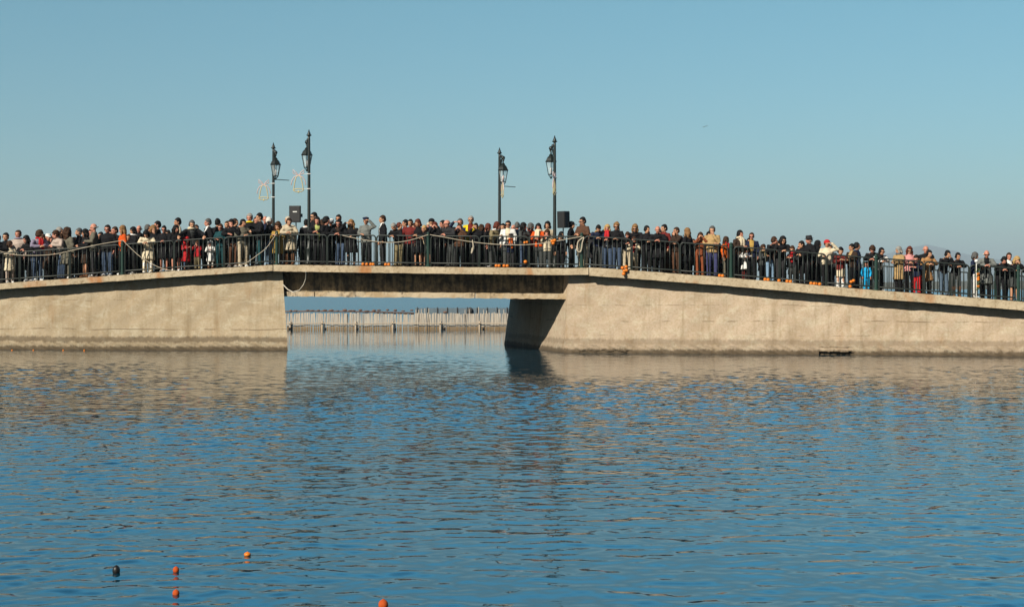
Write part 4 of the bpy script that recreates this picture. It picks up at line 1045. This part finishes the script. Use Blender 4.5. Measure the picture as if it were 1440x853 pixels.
M_spk = simple("black_speaker_plastic", (.018,.018,.019), .6, .2, 8, bmp=.1); M_grill = simple("speaker_grille", (.028,.028,.03), .75, .3, 60, bmp=.3)
def speaker(px, pyb, pyt, Y, w_, rz, tilt, label, lab2, badge=True):
    X = (px-720)*Y/FPX; zb = CAM_H+(HOR-pyb)*Y/FPX; h = (pyb-pyt)*Y/FPX; z0 = zdeck(X)
    st = empty("speaker_stand", (X, Y, z0)); tag(st, lab2, "speaker stand", "speaker stands")
    MB().tube([(0,0,.35), (0,0,zb-z0-.02)], .022, 10).build("pole", M_spk, st, smooth=True)
    MB().lathe([(.03,.55),(.045,.57),(.045,.68),(.03,.70)], (0,0,0), 10).build("collar", M_spk, st, smooth=True)
    for k in range(3):
        a = k*2.094+.4; MB().tube([(0,0,.62), (.45*math.cos(a), .45*math.sin(a), .02)], .014, 8).tube([(0,0,.28),(.26*math.cos(a), .26*math.sin(a), .27)], .01, 6).build("leg", M_spk, st, smooth=True)
    root = empty("speaker", (X, Y, zb), rz); root.rotation_euler = (0, tilt, rz); tag(root, label, "loudspeaker", "loudspeakers above the crowd")
    a = w_/2; d = .34; b = a*.62; ch = .03
    vs = []
    for z in (0, h):
        vs += [(-a+ch,-d/2,z),(a-ch,-d/2,z),(a,-d/2+ch,z),(b,d/2,z),(-b,d/2,z),(-a,-d/2+ch,z)]
    o = MB().add(vs, [(5,4,3,2,1,0),(6,7,8,9,10,11)]+[(i,(i+1)%6,6+(i+1)%6,6+i) for i in range(6)]).build("cabinet", M_spk, root); bevel(o, .015)
    MB().box((-a+.045,-d/2-.008,.04),(a-.045,-d/2+.0,h-.04)).build("grille", M_grill, root)
    if badge: MB().box((-.07,-d/2-.013,h*.60),(.085,-d/2-.007,h*.66)).build("badge", M_clamp, root)
    MB().box((a*.80,-.02,h*.32),(a*.98,.10,h*.52)).build("handle", M_spk, root)
    return root
speaker(416.3, 312.5, 289.5, 57.0, .45, R(-8), 0, "black loudspeaker with white badge raised left of tallest lamp", "black tripod stand under the badged loudspeaker")
speaker(792, 320.5, 297, 54.6, .40, R(55), R(-2), "black loudspeaker turned aside near the lamp and peaked cap", "black tripod stand under the loudspeaker turned aside", badge=False)

# ---------------------------------------------------------------- oranges, floats, birds
mo, to, bo = nmat("orange_peel"); no = noise(to, coord(to), 9, 4)
to.links.new(mix(to, (.78,.16,.008), (.72,.24,.015), no), bo.inputs["Base Color"]); bo.inputs["Roughness"].default_value = .45
bump(to, bo, noise(to, coord(to), 90, 2), .15, .004)
M_leaf = simple("orange_leaf", (.05,.09,.02), .6)
def bunch(pts, label, r=.058, c=C_EDGE+.06, on_deck=True, leaves=False):
    px0 = sum(q[0] for q in pts)/len(pts); X, Y = x_on(px0, c); z = zdeck(X)
    root = empty("orange_bunch", (X, Y, z)); tag(root, label, "oranges", "oranges set along the bridge edge")
    for i, (px, py) in enumerate(pts):
        x = (px-px0)*Y/FPX; zz = CAM_H+(HOR-py)*Y/FPX-z
        if on_deck: zz = r+.004+zdeck(X+x)-z + (.085 if py < 0 else 0)
        MB().ell((x, -.03*(i % 2), zz), (r, r, r*.95)).build("orange", mo, root, smooth=True)
        MB().ell((x+.01, -.03*(i % 2)-.02, zz+r*.93), (.03,.018,.008)).build("leaf", M_leaf, root, smooth=True)
    return root
bunch([(510.5,0),(516,0),(521.5,0),(525,0)], "row of four oranges at the feet of the man in flat cap")
bunch([(542.5,0),(547,0)], "pair of oranges at the feet of the man with white shirt in profile")
bunch([(698,0),(702,0)], "pair of oranges below the woman with white fur collar")
bunch([(709,0),(713.5,0)], "pair of oranges below the man in white jacket")
bunch([(739,368)], "single orange dangling inside the rail by the woman in jeans", .065, C_RAIL-.07, False)
bunch([(776.5,339),(780,338),(778,342)], "cluster of oranges hung on the rail by the girl in white quilted jacket", .06, C_RAIL-.08, False)
bunch([(741,340.5),(738,341)], "pair of oranges hung high on rail by the woman in grey jacket", .05, C_RAIL-.08, False)
bunch([(875.5,376.5),(880.5,375),(878,381),(877,385),(881,380)], "large bunch of oranges hanging over the ledge below the boy in black", .062, C_EDGE-.12, False)
bunch([(1012,0),(1016,0)], "pair of oranges on the ledge below the girl in bright orange")
bunch([(1076,0),(1080,0)], "pair of oranges on the ledge below the boy with red cuffs")
bunch([(1107,0),(1111.5,0)], "pair of oranges on the ledge beneath the child with red mitten")
bunch([(1140.5,0),(1145,0),(1147.5,0),(1152.5,0)], "row of oranges on ledge beneath person in cream jumper")
bunch([(1197,396),(1200,394.5),(1195.5,402.5)], "short string of oranges hung by the man in brown leather", .055, C_RAIL-.08, False)
bunch([(1203.5-108,0)], "lone orange on the ledge beneath wavy haired person in sunglasses")
# garlanded pole held upright
def garland():
    X, Y = x_on(1373, C_RAIL-.10); z = zdeck(X); root = empty("garland_pole", (X, Y, z-.06)); tag(root, "upright pole with a white ball and a garland of oranges and leaves", "garland pole")
    zt = CAM_H+(HOR-370)*Y/FPX-z+.06
    MB().tube([(0,0,-.03),(0,0,zt)], .015, 8).build("pole", simple("white_pole", (.7,.68,.62), .5), root, smooth=True)
    MB().ell((0,0,zt+.07), (.06,.06,.06)).build("ball", M_clamp, root, smooth=True)
    for i, py in enumerate((385,390,393,402)):
        MB().ell((.05,-.03,CAM_H+(HOR-py)*Y/FPX-z+.06), (.05,.05,.05)).build("orange", mo, root, smooth=True)
    lf = MB(); g = random.Random(3)
    for i in range(26):
        lf.ell((.04+g.uniform(-.06,.05), -.02+g.uniform(-.05,.05), .35+i*.026), (.04,.015,.02), Euler((g.uniform(0,3),g.uniform(0,3),0)).to_matrix(), 8, 5)
    lf.build("leaf_garland", M_leaf, root, smooth=True)
garland()
def floatball(px, py, dia, label, mat, squash=1.0, name="float"):
    Y = FPX*CAM_H/(py-HOR); r = dia*Y/FPX/2; X = (px-720)*Y/FPX
    o = MB().ell((0,0,r*squash*.45), (r,r,r*squash)).ell((0,0,r*squash*1.42), (r*.22,r*.22,r*.12)).build(name, mat, smooth=True); o.location = (X, Y, 0)
    return tag(o, label, "float", "floats on the water")
m2 = simple("red_orange_float", (.50,.075,.006), .9, .35, 30)
floatball(163.5, 804.5, 11, "black oval float on the water near the bottom edge", simple("black_float_rubber", (.012,.012,.012), .45), 1.3)
floatball(247.5, 803, 9, "orange round float, right of the black float", m2, 1.1)
floatball(247.5, 836, 10, "orange round float nearest below another, with a long red reflection", m2, 1.1)
floatball(348, 780.5, 10, "flat bright orange float farther out than the others", mo, .7)
floatball(539, 853, 14, "orange float cut by the bottom edge of the photo", m2, 1.1)
for px, lab in ((17,"tiny orange float nearest the photo edge at the foot of the wall"),(89,"tiny orange float close beside another at the foot of the wall"),
                (118.5,"tiny orange float at the foot of the wall below man in left profile"),(47,"faint tiny orange float alone at the foot of the wall")):
    floatball(px, 492.8, 2.4, lab, mo, .9)
M_bird = simple("grey_feathers", (.12,.12,.13), .9)
def bird(px, py, Y, s, rz, label):
    c = at(px, py, Y); root = empty("bird", c, rz); tag(root, label, "bird", "birds in flight")
    mb = MB(); mb.tube([(-.22*s,0,0),(-.05*s,0,.01),(.12*s,0,.01),(.2*s,0,.02)], [.02*s,.05*s,.05*s,.02*s], 8)
    for q in (-1, 1): mb.tube([(.05*s,0,.02*s),(.03*s,q*.25*s,.12*s),(-.06*s,q*.55*s,.06*s)], [(.07*s,.012*s),(.06*s,.01*s),(.015*s,.006*s)], 6, (1,0,0))
    mb.build("body", M_bird, root, smooth=True)
bird(990, 178.8, 260, .75, .5, "small distant bird in the sky, lower of two")
bird(993.4, 177.5, 265, .8, .8, "small distant bird in the sky, higher of two")

# ---------------------------------------------------------------- haze
hz = bpy.data.meshes.new("haze"); mbz = MB().box((-12000, -80, -5.5), (12000, 19000, 380)); hz.from_pydata(mbz.v, [], mbz.f)
ho = bpy.data.objects.new("haze", hz); COL.objects.link(ho); mh = bpy.data.materials.new("air"); mh.use_nodes = True
th = mh.node_tree; th.nodes.clear(); oh = th.nodes.new("ShaderNodeOutputMaterial"); pv = th.nodes.new("ShaderNodeVolumePrincipled")
pv.inputs["Color"].default_value = (.74,.90,1,1); pv.inputs["Density"].default_value = .00013; pv.inputs["Anisotropy"].default_value = 0.0
th.links.new(pv.outputs[0], oh.inputs["Volume"]); hz.materials.append(mh); tag(ho, "pale sea haze over the lagoon", "haze", kind="stuff")
